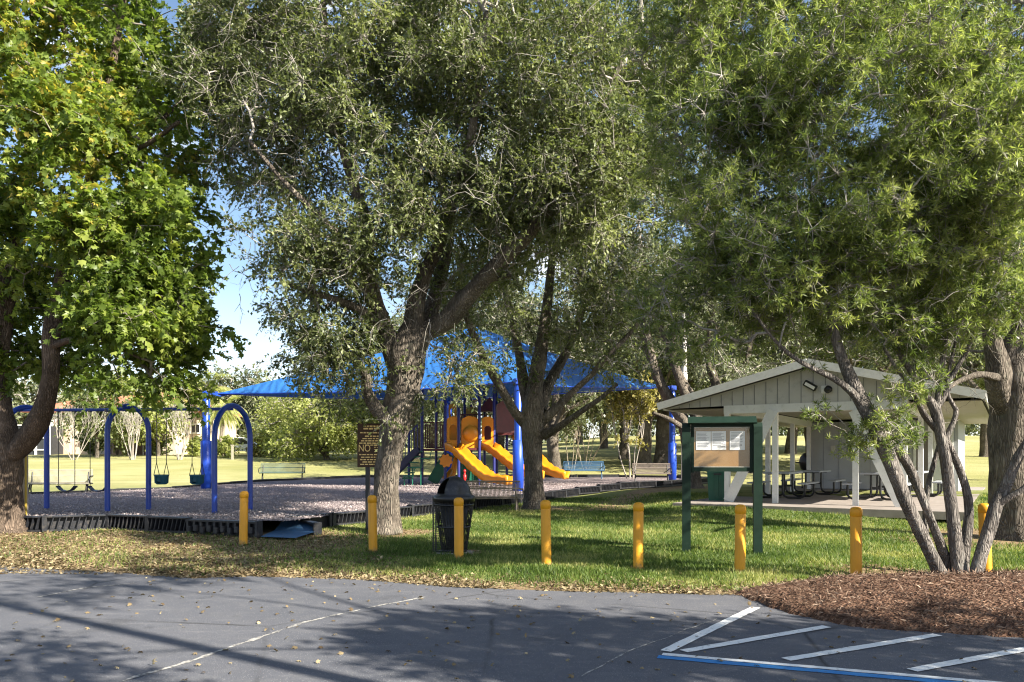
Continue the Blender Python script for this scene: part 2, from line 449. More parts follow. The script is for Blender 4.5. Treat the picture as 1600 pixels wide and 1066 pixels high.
S.cycles.max_bounces = 6; S.cycles.diffuse_bounces = 3; S.cycles.glossy_bounces = 2; S.cycles.transmission_bounces = 3; S.cycles.transparent_max_bounces = 4
S.cycles.filter_width = 1.15; S.cycles.use_denoising = True; S.cycles.denoising_prefilter = 'ACCURATE'
S.cycles.sample_clamp_indirect = 6

# ---------------------------------------------------------------- ground
def axis(rng_list):
    out = []
    for a, b, st in rng_list: out += list(np.arange(a, b, st))
    return np.array(out + [rng_list[-1][1]])
gx = axis([(-900, -200, 70), (-200, -60, 14), (-60, -24, 4), (-24, -12, 1), (-12, 14, .22), (14, 26, 1), (26, 60, 4), (60, 200, 14), (200, 900, 70)])
gy = axis([(-60, 4, 6), (4, 9, .5), (9, 22, .2), (22, 30, .5), (30, 60, 1.2), (60, 120, 4), (120, 300, 15), (300, 900, 60)])
GX, GY = np.meshgrid(gx, gy); gz = zg(GX, GY)
EDGE = [(-40, 22.5), (-20, 15.6), (-7.6, 11.85), (-5.64, 11.25), (-4.3, 10.65), (-3.5, 10.85), (-2.0, 10.55), (-.8, 9.98), (.75, 9.6), (2.64, 9.37), (8, 9.0), (40, 9)]
ex = np.array([p[0] for p in EDGE]); ey = np.array([p[1] for p in EDGE])
dedge = GY - np.interp(GX, ex, ey)
lump = np.array([noise.noise((x * .7, y * .7, 3)) for x, y in zip(GX.ravel(), GY.ravel())]).reshape(GX.shape)
near = np.clip((GY - 10) / 2, 0, 1) * np.clip((40 - GY) / 10, 0, 1)
gz = gz + near * lump * .025
gz = np.where(dedge < .3, np.minimum(gz, 0), gz)
dirt = np.clip(1.15 - dedge / (1.3 + .6 * lump), 0, 1) * (GY < 40)
dirt = np.maximum(dirt, np.clip(.95 - (GX + 3.6) / 2.6, 0, 1) * np.clip((17.5 - GY) / 1.6, 0, 1) * .9)
for bx, by, br in ((-2.5, 16.1, .9), (.69, 21.8, 1.2), (9.4, 15.2, 2.2), (-10.2, 16.3, 2.5), (7.6, 34, 2.5), (-.9, 13.3, .6), (5.6, 10.1, 2.0)):
    dirt = np.maximum(dirt, np.clip(1.5 - 1.2 * np.hypot(GX - bx, GY - by) / br + lump * .5, 0, 1))
dirt = np.maximum(dirt, np.clip(1.1 - np.abs(GX - (2.5 + (GY - 22) * .35)) / 1.5, 0, 1) * (GY > 21) * (GY < 34) * .8)
nx, ny = len(gx), len(gy)
ii, jj = np.meshgrid(np.arange(nx - 1), np.arange(ny - 1))
Q = np.stack([jj*nx+ii, jj*nx+ii+1, (jj+1)*nx+ii+1, (jj+1)*nx+ii], -1).reshape(-1, 4)
t = NT('ground_mat'); v = t.coord()
at = t.n('ShaderNodeAttribute', attribute_name='dirt')
geo = t.n('ShaderNodeNewGeometry'); sp = t.n('ShaderNodeSeparateXYZ', {0: geo.outputs['Position']})
n1 = t.noise(v, .6, 5, .6); n2 = t.noise(v, 9, 5, .7); n3 = t.noise(v, 60, 3, .7)
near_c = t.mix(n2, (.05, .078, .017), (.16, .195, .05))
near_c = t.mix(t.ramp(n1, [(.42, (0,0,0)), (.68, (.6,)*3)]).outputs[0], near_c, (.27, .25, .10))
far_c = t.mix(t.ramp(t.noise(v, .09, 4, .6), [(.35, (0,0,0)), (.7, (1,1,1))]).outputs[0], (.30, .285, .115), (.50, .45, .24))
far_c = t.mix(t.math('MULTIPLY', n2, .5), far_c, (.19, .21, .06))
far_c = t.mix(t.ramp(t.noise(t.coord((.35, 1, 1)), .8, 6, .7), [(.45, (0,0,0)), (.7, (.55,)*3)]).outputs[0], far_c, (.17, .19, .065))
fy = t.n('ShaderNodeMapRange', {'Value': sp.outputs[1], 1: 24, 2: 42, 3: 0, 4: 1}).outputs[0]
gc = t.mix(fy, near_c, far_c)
dirt_c = t.mix(n3, (.085, .05, .03), (.28, .19, .12))
dirt_c = t.mix(t.ramp(n2, [(.4, (0,0,0)), (.65, (.7,)*3)]).outputs[0], dirt_c, (.42, .33, .17))
dm = t.ramp(t.math('ADD', at.outputs['Fac'], t.math('MULTIPLY', t.math('SUBTRACT', t.noise(v, 5, 6, .7), .5), 1.3)), [(.38, (0,0,0)), (.62, (1,1,1))]).outputs[0]
gc = t.mix(dm, gc, dirt_c)
bh = t.math('ADD', t.math('MULTIPLY', n3, .6), n2)
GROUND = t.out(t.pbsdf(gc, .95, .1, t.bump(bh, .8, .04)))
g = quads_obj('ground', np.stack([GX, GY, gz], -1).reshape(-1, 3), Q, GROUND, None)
a = g.data.attributes.new('dirt', 'FLOAT', 'POINT'); a.data.foreach_set('value', dirt.ravel().astype(np.float32))
tag(g, kind='structure')

# asphalt
t = NT('asphalt'); v = t.coord()
agg = t.n('ShaderNodeTexVoronoi', {'Vector': v, 'Scale': 130.0}); ac = agg.outputs['Color']
fine = t.noise(v, 180, 3, .8)
big = t.noise(v, .5, 6, .65); mid = t.noise(v, 3.0, 6, .7)
c = t.mix(fine, (.042, .045, .055), (.130, .134, .153))
c = t.mix(t.ramp(agg.outputs['Distance'], [(.0, (.65,)*3), (.25, (0,0,0))]).outputs[0], c, (.2, .195, .19))
c = t.mix(t.ramp(big, [(.35, (0,0,0)), (.7, (.7,)*3)]).outputs[0], c, (.116, .117, .131))
c = t.mix(t.ramp(t.noise(v, 1.1, 3, .5), [(.60, (0,0,0)), (.72, (.55,)*3)]).outputs[0], c, (.060, .060, .066))
sp2 = t.n('ShaderNodeTexVoronoi', {'Vector': v, 'Scale': 45.0})
c = t.mix(t.ramp(sp2.outputs['Distance'], [(.10, (.75,)*3), (.22, (0,0,0))]).outputs[0], c, (.34, .33, .32))
c = t.mix(t.ramp(t.noise(v, 1.9, 2, .5), [(.70, (0,0,0)), (.78, (.6,)*3)]).outputs[0], c, (.03, .03, .033))
c = t.mix(t.ramp(t.noise(t.coord((.5, 2.5, 1)), 2.2, 5, .7), [(.55, (0,0,0)), (.75, (.35,)*3)]).outputs[0], c, (.24, .235, .24))
c = t.mix(t.ramp(mid, [(.5, (0,0,0)), (.8, (.45,)*3)]).outputs[0], c, (.18, .176, .176))
wv = t.n('ShaderNodeTexVoronoi', {'Vector': t.mix(.08, v, t.n('ShaderNodeTexNoise', {'Vector': v, 'Scale': 2.0, 'Detail': 5}).outputs[1]), 'Scale': .35}, feature='DISTANCE_TO_EDGE')
crk = t.ramp(wv, [(0, (.9,)*3), (.010, (0,0,0))]).outputs[0]
c = t.mix(t.math('MULTIPLY', crk, t.ramp(big, [(.45, (0,0,0)), (.6, (1,1,1))]).outputs[0]), c, (.03, .03, .03))
ASPH = t.out(t.pbsdf(c, t.math('ADD', .72, t.math('MULTIPLY', mid, .2)), .3, t.bump(t.math('ADD', fine, agg.outputs['Distance']), .55, .006)))
edge = []
for i in range(len(EDGE) - 1):
    (x0, y0), (x1, y1) = EDGE[i], EDGE[i+1]
    n = max(2, int(min(abs(x1 - x0), 12) / .12))
    for k in range(n):
        u = k / n; x = x0 + (x1 - x0) * u; y = y0 + (y1 - y0) * u
        edge.append((x, y + .10 * noise.noise((x * 1.7, y, 1)) + .05 * noise.noise((x * 7, y, 5))))
edge.append((40, 9)); edge += [(40, -30), (-40, -30)]
mb = MB(); mb.add([(x, y, .006) for x, y in edge], [tuple(range(len(edge)))[::-1]])
rd = mb.build('parking_lot_pavement', ASPH); tag(rd, kind='structure')

# painted lines and the worn seam
def linemat(name, col, wear):
    t = NT(name); v = t.coord()
    m = t.ramp(t.noise(v, 22, 6, .75), [(wear - .1, (0,0,0)), (wear + .06, (1,1,1))]).outputs[0]
    c = t.mix(t.noise(v, 60, 3), tuple(q * .82 for q in col), col); c = t.mix(m, c, (.11, .11, .11))
    return t.out(t.pbsdf(c, .6, .3, t.bump(t.noise(v, 160, 2), .4, .004)))
WHITE = linemat('white_road_paint', (.80, .80, .78), .66); BLUE = linemat('blue_road_paint', (.04, .22, .52), .66)
def gp(px, py): d = H * F / (py - HY); return Vector(((px - CX) * d / F, d))
def stripe(name, a, b, w, mat, z, wob=0.0, off=0.0):
    a = Vector(a); b = Vector(b); d = (b - a); L = d.length; d.normalize(); nrm = Vector((-d.y, d.x)); a = a + nrm * off; b = b + nrm * off
    n = max(1, int(L / .06)) if wob else 1; vs = []; fs = []
    for i in range(n + 1):
        p = a + (b - a) * (i / n); ww = w * (1 + wob * noise.noise((p.x * 9, p.y * 9, 7))); sh = wob * .02 * noise.noise((p.x * 4, p.y * 4, 2))
        vs += [(p.x - nrm.x * (ww / 2 - sh), p.y - nrm.y * (ww / 2 - sh), z), (p.x + nrm.x * (ww / 2 + sh), p.y + nrm.y * (ww / 2 + sh), z)]
    for i in range(n): fs.append((2*i, 2*i+2, 2*i+3, 2*i+1))
    return tag(MB().add(vs, fs).build(name, mat), kind='structure')
pA, pB = gp(1030, 1025), gp(1500, 1066); dB = (pB - pA).normalized(); far_end = pA + dB * 6.2
stripe('road_line_blue', pA, far_end, .10, BLUE, .0105, .2, -.068)
stripe('road_line_white', pA + dB * .02, far_end, .075, WHITE, .0105, .2, .035)
for (x0, y0, x1, y1) in ((1040, 1020, 1181, 951), (1068, 1020, 1292, 981), (1228, 1033, 1465, 994), (1425, 1050, 1660, 1006), (1640, 1070, 1900, 1020)):
    stripe('road_line_white', gp(x0, y0), gp(x1, y1), .10, WHITE, .0145, .15)
t = NT('worn_seam'); v = t.coord()
m = t.ramp(t.noise(v, 26, 6, .8), [(.42, (0,0,0)), (.58, (1,1,1))]).outputs[0]
SEAM = t.out(t.pbsdf(t.mix(m, (.10, .10, .105), (.46, .44, .40)), .9, .2, t.bump(m, .5, .004)))
for pts in (((190, 1066), (310, 1030), (385, 1005), (470, 975), (570, 952), (665, 934)), ((60, 934), (130, 920), (210, 912)), ((905, 1060), (980, 1020), (1060, 990), (1120, 968))):
    for i in range(len(pts) - 1):
        stripe('road_line_worn', gp(*pts[i]), gp(*pts[i+1]), .035 if pts[0][0] < 800 else .014, SEAM, .0095, 1.6)

# playground surface
PG = [(-4.4, 15.7), (-6.5, 16.1), (-8.55, 16.9), (-9.65, 16.4), (-13, 16.6), (-18, 17.5), (-18, 25.8), (-16, 26.2), (-12.9, 30.4), (-11.9, 37), (-8.2, 44), (6, 44.5), (9.0, 43), (9.6, 38.5), (2.3, 28.5), (-.36, 22.7), (-3.9, 17.4), (-4.0, 16.8)]
t = NT('wood_chip_surface'); v = t.coord()
ch = t.n('ShaderNodeTexVoronoi', {'Vector': t.coord((1, 1, 1)), 'Scale': 42.0, 'Randomness': 1.0})
c = t.ramp(ch.outputs['Color'], [(0, (.13, .10, .10)), (.45, (.31, .25, .245)), (1, (.52, .44, .42))]).outputs[0]
c = t.mix(t.noise(v, .5, 4), c, t.mix(.5, c, (.24, .20, .22)))
CHIP = t.out(t.pbsdf(c, .95, .1, t.bump(t.math('ADD', ch.outputs['Distance'], t.noise(v, 30, 4)), .9, .05)))
b = bmesh.new(); vs = [b.verts.new((x, y, float(zp(y)))) for x, y in PG]; b.faces.new(vs)
bmesh.ops.triangulate(b, faces=b.faces[:]); bmesh.ops.subdivide_edges(b, edges=b.edges[:], cuts=6, use_grid_fill=True)
for q in b.verts: q.co.z = float(zp(q.co.y)) + .02 * noise.noise((q.co.x * .8, q.co.y * .8, 9))
bmesh.ops.recalc_face_normals(b, faces=b.faces[:])
me = bpy.data.meshes.new('playground_ground'); b.to_mesh(me); b.free(); me.materials.append(CHIP)
if me.polygons[0].normal.z < 0: me.flip_normals()
tag(link('playground_ground', me), kind='structure')

# mulch mound round the multi-stem tree
t = NT('mulch'); v = t.coord()
ch = t.n('ShaderNodeTexVoronoi', {'Vector': t.coord((1, 1.6, 1)), 'Scale': 30.0})
c = t.ramp(ch.outputs['Color'], [(0, (.045, .024, .017)), (.5, (.14, .078, .052)), (1, (.29, .185, .125))]).outputs[0]
MULCH = t.out(t.pbsdf(c, .95, .1, t.bump(t.math('ADD', ch.outputs['Distance'], t.noise(v, 40, 4)), 1.0, .04)))
MC = (6.1, 9.2)
def mound_h(x, y):
    """signed: >0 inside"""
    pts_f = [(2.65, 9.3), (2.85, 8.25), (3.25, 7.55), (4.5, 7.1), (6.5, 6.55), (9, 6.0), (14, 5.2)]
    fx = np.array([p[0] for p in pts_f]); fyv = np.array([p[1] for p in pts_f])
    lo = np.interp(x, fx, fyv); hi = np.interp(x, [2.6, 4.2, 7, 14], [9.5, 10.5, 10.9, 11])
    d = np.minimum(np.minimum((y - lo), (hi - y) * 1.0), (x - 2.62) * .9)
    return d
mx = np.arange(2.0, 13, .09); my = np.arange(5.2, 11.2, .09); MX, MY = np.meshgrid(mx, my)
md = mound_h(MX, MY)
mz = .26 * np.clip(md / 1.7, 0, 1) ** .75 + np.clip(md / .12, 0, 1) * .022
lumps = np.array([noise.noise((x * 2.2, y * 2.2, 0)) + .6 * noise.noise((x * 9, y * 9, 4)) for x, y in zip(MX.ravel(), MY.ravel())]).reshape(MX.shape)
mz = np.where(md > 0, mz + lumps * .03 * np.clip(md / .3, 0, 1), -.05)
def mound_z(x, y): 
    d = mound_h(x, y); return .26 * np.clip(d / 1.7, 0, 1) ** .75 + np.clip(d / .12, 0, 1) * .022
nx, ny = len(mx), len(my); ii, jj = np.meshgrid(np.arange(nx - 1), np.arange(ny - 1))
Q = np.stack([jj*nx+ii, jj*nx+ii+1, (jj+1)*nx+ii+1, (jj+1)*nx+ii], -1).reshape(-1, 4)
keep = (md.ravel()[Q] > -.1).any(1)
tag(quads_obj('mulch_ground', np.stack([MX, MY, mz], -1).reshape(-1, 3), Q[keep], MULCH, None), kind='structure')

# ---------------------------------------------------------------- loose cover: grass, litter, chips
rng = np.random.default_rng(11)
def in_poly(x, y, poly):
    c = np.zeros(len(x), bool); n = len(poly)
    for i in range(n):
        x0, y0 = poly[i]; x1, y1 = poly[(i+1) % n]
        if y0 == y1: continue
        c ^= ((y0 > y) != (y1 > y)) & (x < (x1 - x0) * (y - y0) / (y1 - y0) + x0)
    return c
def ground_z(x, y):
    ix = np.clip(np.searchsorted(gx, x) - 1, 0, len(gx) - 2); iy = np.clip(np.searchsorted(gy, y) - 1, 0, len(gy) - 2)
    u = (x - gx[ix]) / (gx[ix+1] - gx[ix]); q = (y - gy[iy]) / (gy[iy+1] - gy[iy])
    return (gz[iy,ix]*(1-u)*(1-q) + gz[iy,ix+1]*u*(1-q) + gz[iy+1,ix]*(1-u)*q + gz[iy+1,ix+1]*u*q)
def grid_val(G, x, y):
    ix = np.clip(np.searchsorted(gx, x) - 1, 0, len(gx) - 2); iy = np.clip(np.searchsorted(gy, y) - 1, 0, len(gy) - 2); return G[iy, ix]
N = 520000
y = 9.6 + (27 - 9.6) * rng.uniform(0, 1, N) ** 1.7; x = rng.uniform(-.84, .92, N) * y
ok = (y - np.interp(x, ex, ey) > .12) & ~in_poly(x, y, PG) & (mound_h(x, y) < .1)
slx, sly = (x - 5.9) * math.cos(R(32)) - (y - 21.8) * math.sin(R(32)), (x - 5.9) * math.sin(R(32)) + (y - 21.8) * math.cos(R(32))
ok &= ~((slx > -1.1) & (slx < 5.8) & (sly > -1.5))
dv = grid_val(dirt, x, y); ok &= rng.uniform(0, 1, N) > dv * 1.05 - .08
x, y = x[ok], y[ok]; z = ground_z(x, y); n = len(x)
ht = rng.uniform(.025, .075, n) * (1 + .4 * np.sin(x * 2.3) * np.sin(y * 1.9)); an = rng.uniform(0, 2 * PI, n); wd = rng.uniform(.004, .008, n) * (1 + y / 22)
gpatch = np.sin(x * 1.1 + 1.3 * np.sin(y * .7)) * np.sin(y * 1.6 + np.sin(x * .8)) * .6 + .4 * np.sin(3.1 * x + 2.3 * y) * np.sin(2.7 * y - 1.9 * x)
le = rng.normal(0, .5, (n, 2)) * ht[:,None]
V = np.zeros((n, 3, 3)); V[:,0] = np.stack([x - wd * np.cos(an), y - wd * np.sin(an), z - .01], -1); V[:,1] = np.stack([x + wd * np.cos(an), y + wd * np.sin(an), z - .01], -1)
V[:,2] = np.stack([x + le[:,0], y + le[:,1], z + ht], -1)
GRASS = leafmat('grass_blade', (.05, .088, .017), (.125, .18, .04), (.40, .38, .15), trans=.35, rough=.5, spec=.25)
o = np_mesh('grass', V.reshape(-1, 3), np.arange(3 * n), np.arange(n) * 3, GRASS, None, rnd=np.clip(rng.normal(.42, .22, n) + .55 * gpatch, 0, 1)); tag(o, 'short green lawn grass between the bollards and the playground', 'grass', kind='stuff')
def scatter(name, x, y, zf, size, mat, label, cat, kindleaf='oval', tilt=.45, stretch=1, rnd=None, lift=.01):
    n = len(x); z = zf(x, y) + lift
    A, B, C = frames(unit(np.stack([rng.normal(size=n), rng.normal(size=n), rng.normal(size=n) * tilt * .6], -1)), unit(np.stack([rng.normal(size=n) * tilt, rng.normal(size=n) * tilt, np.ones(n)], -1)))
    tv, tf = LEAF[kindleaf]; tv = tv * np.array([stretch, 1, 1.6])
    V, lo, st, idx = instanced(tv, tf, np.stack([x, y, z], -1), A, B, C, size * rng.uniform(.55, 1.3, n))
    rv = np.clip(rng.normal(.5, .27, n), 0, 1) if rnd is None else rnd
    return tag(np_mesh(name, V, lo, st, mat, None, rnd=rv[idx]), label, cat, kind='stuff')
LIT = leafmat('dry_leaf', (.07, .048, .03), (.20, .15, .085), (.40, .33, .20), trans=.15, rough=.7, spec=.15, tint=1.1)
# verge litter
N = 36000; x = -9.5 + 14.5 * rng.uniform(0, 1, N) ** 1.35; y = np.interp(x, ex, ey) + np.abs(rng.normal(0, 1, N)) * (.55 + .5 * (x < -1)) - .06
ok = (np.abs(x) < y * .72) & (rng.uniform(0, 1, N) < .5 + .45 * np.sin(x * 1.7 + y) * np.sin(x * .6 + 2) + .2 * np.sin(x * 5 + y * 3)); x, y = x[ok], y[ok]
x2 = np.r_[rng.uniform(-11, 8, 18000), rng.uniform(-11, -3, 16000)]; y2 = rng.uniform(11, 19, 34000); ok = (rng.uniform(0, 1, 34000) < grid_val(dirt, x2, y2)) & ~in_poly(x2, y2, PG); x = np.r_[x, x2[ok]]; y = np.r_[y, y2[ok]]
scatter('leaf_litter', x, y, ground_z, .062, LIT, 'dry tan leaves drifted along the edge of the parking lot', 'leaf litter')
# leaves on the asphalt
N = 1500; x = rng.uniform(-5, 5, N); y = rng.uniform(5.2, 11, N); ok = (y < np.interp(x, ex, ey)) & (mound_h(x, y) < 0) & (rng.uniform(0, 1, N) < .33 - .03 * x); x, y = x[ok], y[ok]
scatter('fallen_leaves', x, y, lambda a, b: np.full(len(a), .008), .05, LIT, 'scattered dry leaves lying on the grey asphalt', 'fallen leaves', 'star', .5)
# bark mulch
BARKCHIP = leafmat('bark_chip', (.045, .027, .02), (.14, .085, .060), (.36, .27, .20), trans=.02, rough=.85, spec=.1, tint=1)
N = 42000; x = rng.uniform(2.2, 12, N); y = rng.uniform(5.3, 11, N); d = mound_h(x, y); ok = ((d > -.03) | ((d > -.5) & (rng.uniform(0, 1, N) < .10 * np.exp(d / .14)) & (y < 9.2))) & (np.abs(x) < y * .9); x, y = x[ok], y[ok]
scatter('bark_mulch', x, y, mound_z, .075, BARKCHIP, 'red brown bark mulch heaped around the multi-stem tree', 'mulch', 'strap', .9, 1.0, lift=.012)
# playground chips
WCHIP = leafmat('wood_chip', (.26, .215, .215), (.38, .325, .32), (.52, .46, .44), trans=.02, rough=.9, spec=.1, tint=1)
N = 80000; y = 15.6 + 20 * rng.uniform(0, 1, N) ** 1.6; x = rng.uniform(-.68, .25, N) * y; ok = in_poly(x, y, PG); x, y = x[ok], y[ok]
scatter('wood_chips', x, y, lambda a, b: zp(b), .036, WCHIP, 'pinkish grey wood chips covering the playground', 'wood chips', 'quad', .8, lift=.015)
# ---------------------------------------------------------------- trees
BARK_OAK = barkmat('oak_bark', (.045, .036, .029), (.25, .212, .172), 9, 1.0, (.20, .20, .15))
BARK_DARK = barkmat('sweetgum_bark', (.035, .026, .02), (.22, .165, .125), 11, 1.0)
BARK_POD = barkmat('yew_bark', (.06, .052, .046), (.29, .26, .235), 12, .9, (.27, .28, .25))
TWIG = barkmat('twig_bark', (.10, .085, .07), (.30, .27, .23), 14, .3)
TWIG_GREY = barkmat('grey_twig_bark', (.17, .15, .13), (.42, .39, .34), 14, .3)
L_OAK = leafmat('oak_leaf', (.055, .072, .028), (.125, .152, .057), (.26, .285, .125), trans=.36, rough=.42, spec=.45)
L_OAK_B = leafmat('far_oak_leaf', (.075, .09, .045), (.14, .16, .085), (.24, .26, .15), trans=.3, rough=.45, spec=.4)
L_POD = leafmat('yew_leaf', (.06, .09, .024), (.165, .215, .060), (.36, .39, .14), trans=.45, rough=.42, spec=.45)
L_GUM = leafmat('sweetgum_leaf', (.065, .10, .02), (.145, .205, .038), (.30, .345, .08), (.50, .39, .08), trans=.50, rough=.42, spec=.35)
L_BUSH = leafmat('bush_leaf', (.16, .19, .05), (.32, .35, .12), (.46, .47, .19), trans=.46, rough=.45)
L_YEL = leafmat('autumn_leaf', (.14, .13, .04), (.28, .25, .08), (.42, .36, .15), trans=.4, rough=.5)
NLEAF = {}
def T(*a, **k):
    r, n = build_tree(*a, **k); NLEAF[r.name] = n; return r

# live oak in front of the playground
Y = 16.1; TRUNK_K = .80
limbs = [
 plimb(Y, [(603, 842, 74), (604, 820, 56), (604, 780, 46), (607, 730, 48), (615, 680, 54), (624, 640, 62), (630, 600, 66), (634, 560, 70), (640, 535, 66), (650, 510, 50)]),
 plimb(Y, [(628, 585, 46), (612, 545, 40, -.1), (596, 500, 34, -.2), (580, 455, 32, -.4), (572, 405, 30, -.6), (575, 355, 26, -.8), (556, 300, 20, -1), (535, 230, 16, -1), (515, 140, 14, -.8), (508, 40, 11, -.6), (500, -60, 8, -.5)]),
 plimb(Y, [(640, 560, 46), (648, 505, 38, .1), (652, 470, 34, .1), (668, 420, 28, 0), (690, 370, 24, -.3), (712, 300, 20, -.8), (735, 220, 16, -1.4), (750, 120, 12, -1.7), (760, 20, 9, -1.8)]),
 plimb(Y, [(645, 560, 40), (662, 520, 42, .2), (700, 500, 36, .1), (738, 455, 34, -.2), (780, 410, 30, -.5), (828, 362, 26, -.8), (872, 300, 22, -1), (912, 235, 16, -1.2), (950, 150, 11, -1.3), (980, 60, 8, -1.4)]),
 plimb(Y, [(655, 540, 34, .2), (676, 480, 30, .5), (690, 425, 26, .8), (700, 360, 22, 1.2), (690, 280, 18, 1.6), (660, 190, 14, 1.9), (640, 90, 10, 2.1)]),
 plimb(Y, [(612, 660, 30, -.1), (590, 640, 26, -.25), (574, 612, 22, -.35), (573, 590, 20, -.4), (566, 578, 14, -.45)]),
 plimb(Y, [(600, 520, 24, -.2), (570, 490, 18, -.6), (530, 470, 14, -1.0), (480, 455, 10, -1.3), (440, 440, 7, -1.5)]),
 plimb(Y, [(575, 420, 20, -.5), (540, 380, 16, -1.1), (490, 330, 12, -1.6), (440, 280, 9, -2), (390, 220, 7, -2.2)]),
 plimb(Y, [(690, 500, 18, .1), (720, 460, 14, 0), (760, 440, 10, -.2), (800, 430, 7, -.4)]),
]
blobs = [pblob(560, 40, Y-.3, 170, 110, 1.9, 170), pblob(472, 185, Y-.8, 95, 115, 1.7, 120), pblob(508, 435, Y-.9, 64, 108, 1.5, 130), pblob(395, 130, Y-.5, 60, 110, 1.3, 50),
 pblob(650, 180, Y-1.1, 180, 150, 1.8, 220), pblob(830, 90, Y-1.3, 190, 140, 1.6, 210), pblob(880, 280, Y-1.4, 120, 100, 1.0, 110), pblob(880, 320, Y+.5, 140, 110, 1.4, 80), pblob(600, 380, Y-1.1, 110, 80, 1.2, 55), pblob(780, 400, Y+.6, 110, 80, 1.2, 60),
 pblob(510, 555, Y-.5, 60, 32, .7, 26), pblob(705, 560, Y-.3, 34, 26, .5, 14), pblob(560, 610, Y-.5, 34, 40, .5, 14), pblob(740, -30, Y, 260, 80, 2.2, 130), pblob(700, 330, Y-.9, 120, 70, 1.0, 60), pblob(355, 150, Y+.2, 60, 60, 1.1, 36), pblob(385, 270, Y, 36, 34, .7, 16), pblob(365, 80, Y+.1, 70, 100, 1.3, 70), pblob(400, 20, Y, 90, 60, 1.3, 50), pblob(1000, 60, Y+.8, 110, 100, 1.6, 110), pblob(1000, 210, Y+1.2, 80, 80, 1.3, 60)]
blobs = [(*b[:6], b[6] * 1.4) for b in blobs]
ds = [(P(415, 95, 15), .6, 40), (P(400, 180, 15), .55, 34), (P(450, 250, 14.8), .6, 24), (P(520, 420, 14.8), .5, 16), (P(560, 330, 14.6), .6, 26), (P(720, 290, 14.4), .7, 26), (P(405, 330, 15.2), .3, 10), (P(395, 430, 15), .25, 6), (P(640, 480, 15.4), .5, 16), (P(800, 250, 14.4), .8, 26), (P(900, 200, 14.5), .6, 16)]
T('live_oak_tree', 'large live oak leaning right with a pale base, standing behind the second bollard', 'tree', limbs, blobs, (BARK_OAK, TWIG_GREY, L_OAK), 21,
  clump=.36, leaf=dict(twigs=11, tl=.44, per=11, size=.084, kind='oval', droop=.12, spread=1.0, clusters_rnd=.5), twig=.0065, maxr=.07, extra_twigs=dead_sprays(ds, ln=1.0, r=.0055), sides=18)

# oak further back, beside the canopy post
Y = 21.8
limbs = [
 plimb(Y, [(836, 800, 60), (835, 780, 42), (833, 740, 36), (831, 700, 37), (831, 665, 44), (833, 640, 46), (836, 610, 32), (842, 570, 30, .2), (850, 510, 22, .4), (860, 430, 16, .6), (870, 330, 12, .8)]),
 plimb(Y, [(824, 665, 22), (805, 645, 19, -.2), (785, 610, 16, -.4), (765, 575, 17, -.6), (742, 530, 14, -.8), (725, 480, 11, -1), (715, 400, 8, -1)]),
 plimb(Y, [(843, 660, 24), (868, 640, 17, -.2), (900, 608, 13, -.4), (925, 585, 11, -.5), (945, 560, 11, -.6), (985, 520, 8, -.7), (1020, 470, 6, -.7)]),
 plimb(Y, [(848, 680, 22), (872, 668, 14, -.4), (905, 645, 11, -.8), (935, 625, 9, -1.1), (965, 600, 6, -1.3)]),
 plimb(Y, [(828, 640, 28), (818, 600, 22, .3), (812, 560, 18, .5), (800, 500, 14, .7), (780, 420, 10, .9)]),
 plimb(Y, [(842, 640, 28), (858, 600, 22, .4), (880, 560, 17, .8), (905, 500, 13, 1.1), (930, 420, 9, 1.3)]),
]
blobs = [pblob(830, 440, Y, 160, 90, 2.3, 170), pblob(950, 430, Y-.2, 120, 110, 2.2, 120), pblob(880, 300, Y, 190, 130, 2.6, 170), pblob(740, 470, Y-.6, 70, 70, 1.2, 46), pblob(960, 530, Y-.8, 70, 55, 1, 40), pblob(860, 540, Y+.6, 80, 50, 1.2, 36), pblob(745, 545, Y-.8, 46, 26, .6, 18), pblob(1010, 330, Y, 110, 120, 2, 90), pblob(960, 150, Y, 170, 110, 2.6, 130), pblob(760, 250, Y, 110, 130, 2.4, 80)]
ds = [(P(840, 460, 20.5), .9, 30), (P(930, 380, 20.5), .9, 30), (P(970, 480, 20.5), .6, 20)]
T('live_oak_tree', 'many-limbed live oak standing on the lawn against the blue padded canopy post', 'tree', limbs, blobs, (BARK_OAK, TWIG_GREY, L_OAK), 22,
  clump=.42, leaf=dict(twigs=9, tl=.5, per=10, size=.10, kind='oval', droop=.15, clusters_rnd=.5), twig=.008, maxr=.09, extra_twigs=dead_sprays(ds, ln=1.2, r=.007))

# oak by the far right canopy post
Y = 33.0
limbs = [
 plimb(Y, [(1083, 770, 50), (1082, 755, 34), (1080, 710, 30), (1076, 680, 32), (1066, 655, 26), (1050, 630, 22), (1032, 600, 20, -.3), (1018, 560, 18, -.5), (1010, 515, 16, -.6), (1006, 450, 12, -.6), (1000, 370, 9, -.5)]),
 plimb(Y, [(1080, 690, 26), (1088, 640, 20, -.2), (1062, 590, 17, -.4), (1045, 545, 14, -.5), (1030, 490, 10, -.5), (1040, 400, 8, -.4)]),
 plimb(Y, [(1086, 650, 20), (1066, 605, 16, -.6), (1052, 560, 14, -.8), (1052, 510, 12, -.8), (1056, 450, 9, -.8)]),
 plimb(Y, [(1084, 690, 24), (1110, 650, 18, .3), (1118, 600, 18, .4), (1106, 560, 12, .5), (1110, 500, 9, .6), (1130, 420, 7, .6)]),
 plimb(Y, [(1070, 670, 12), (1046, 655, 9, -.5), (1020, 645, 6, -.9)]),
]
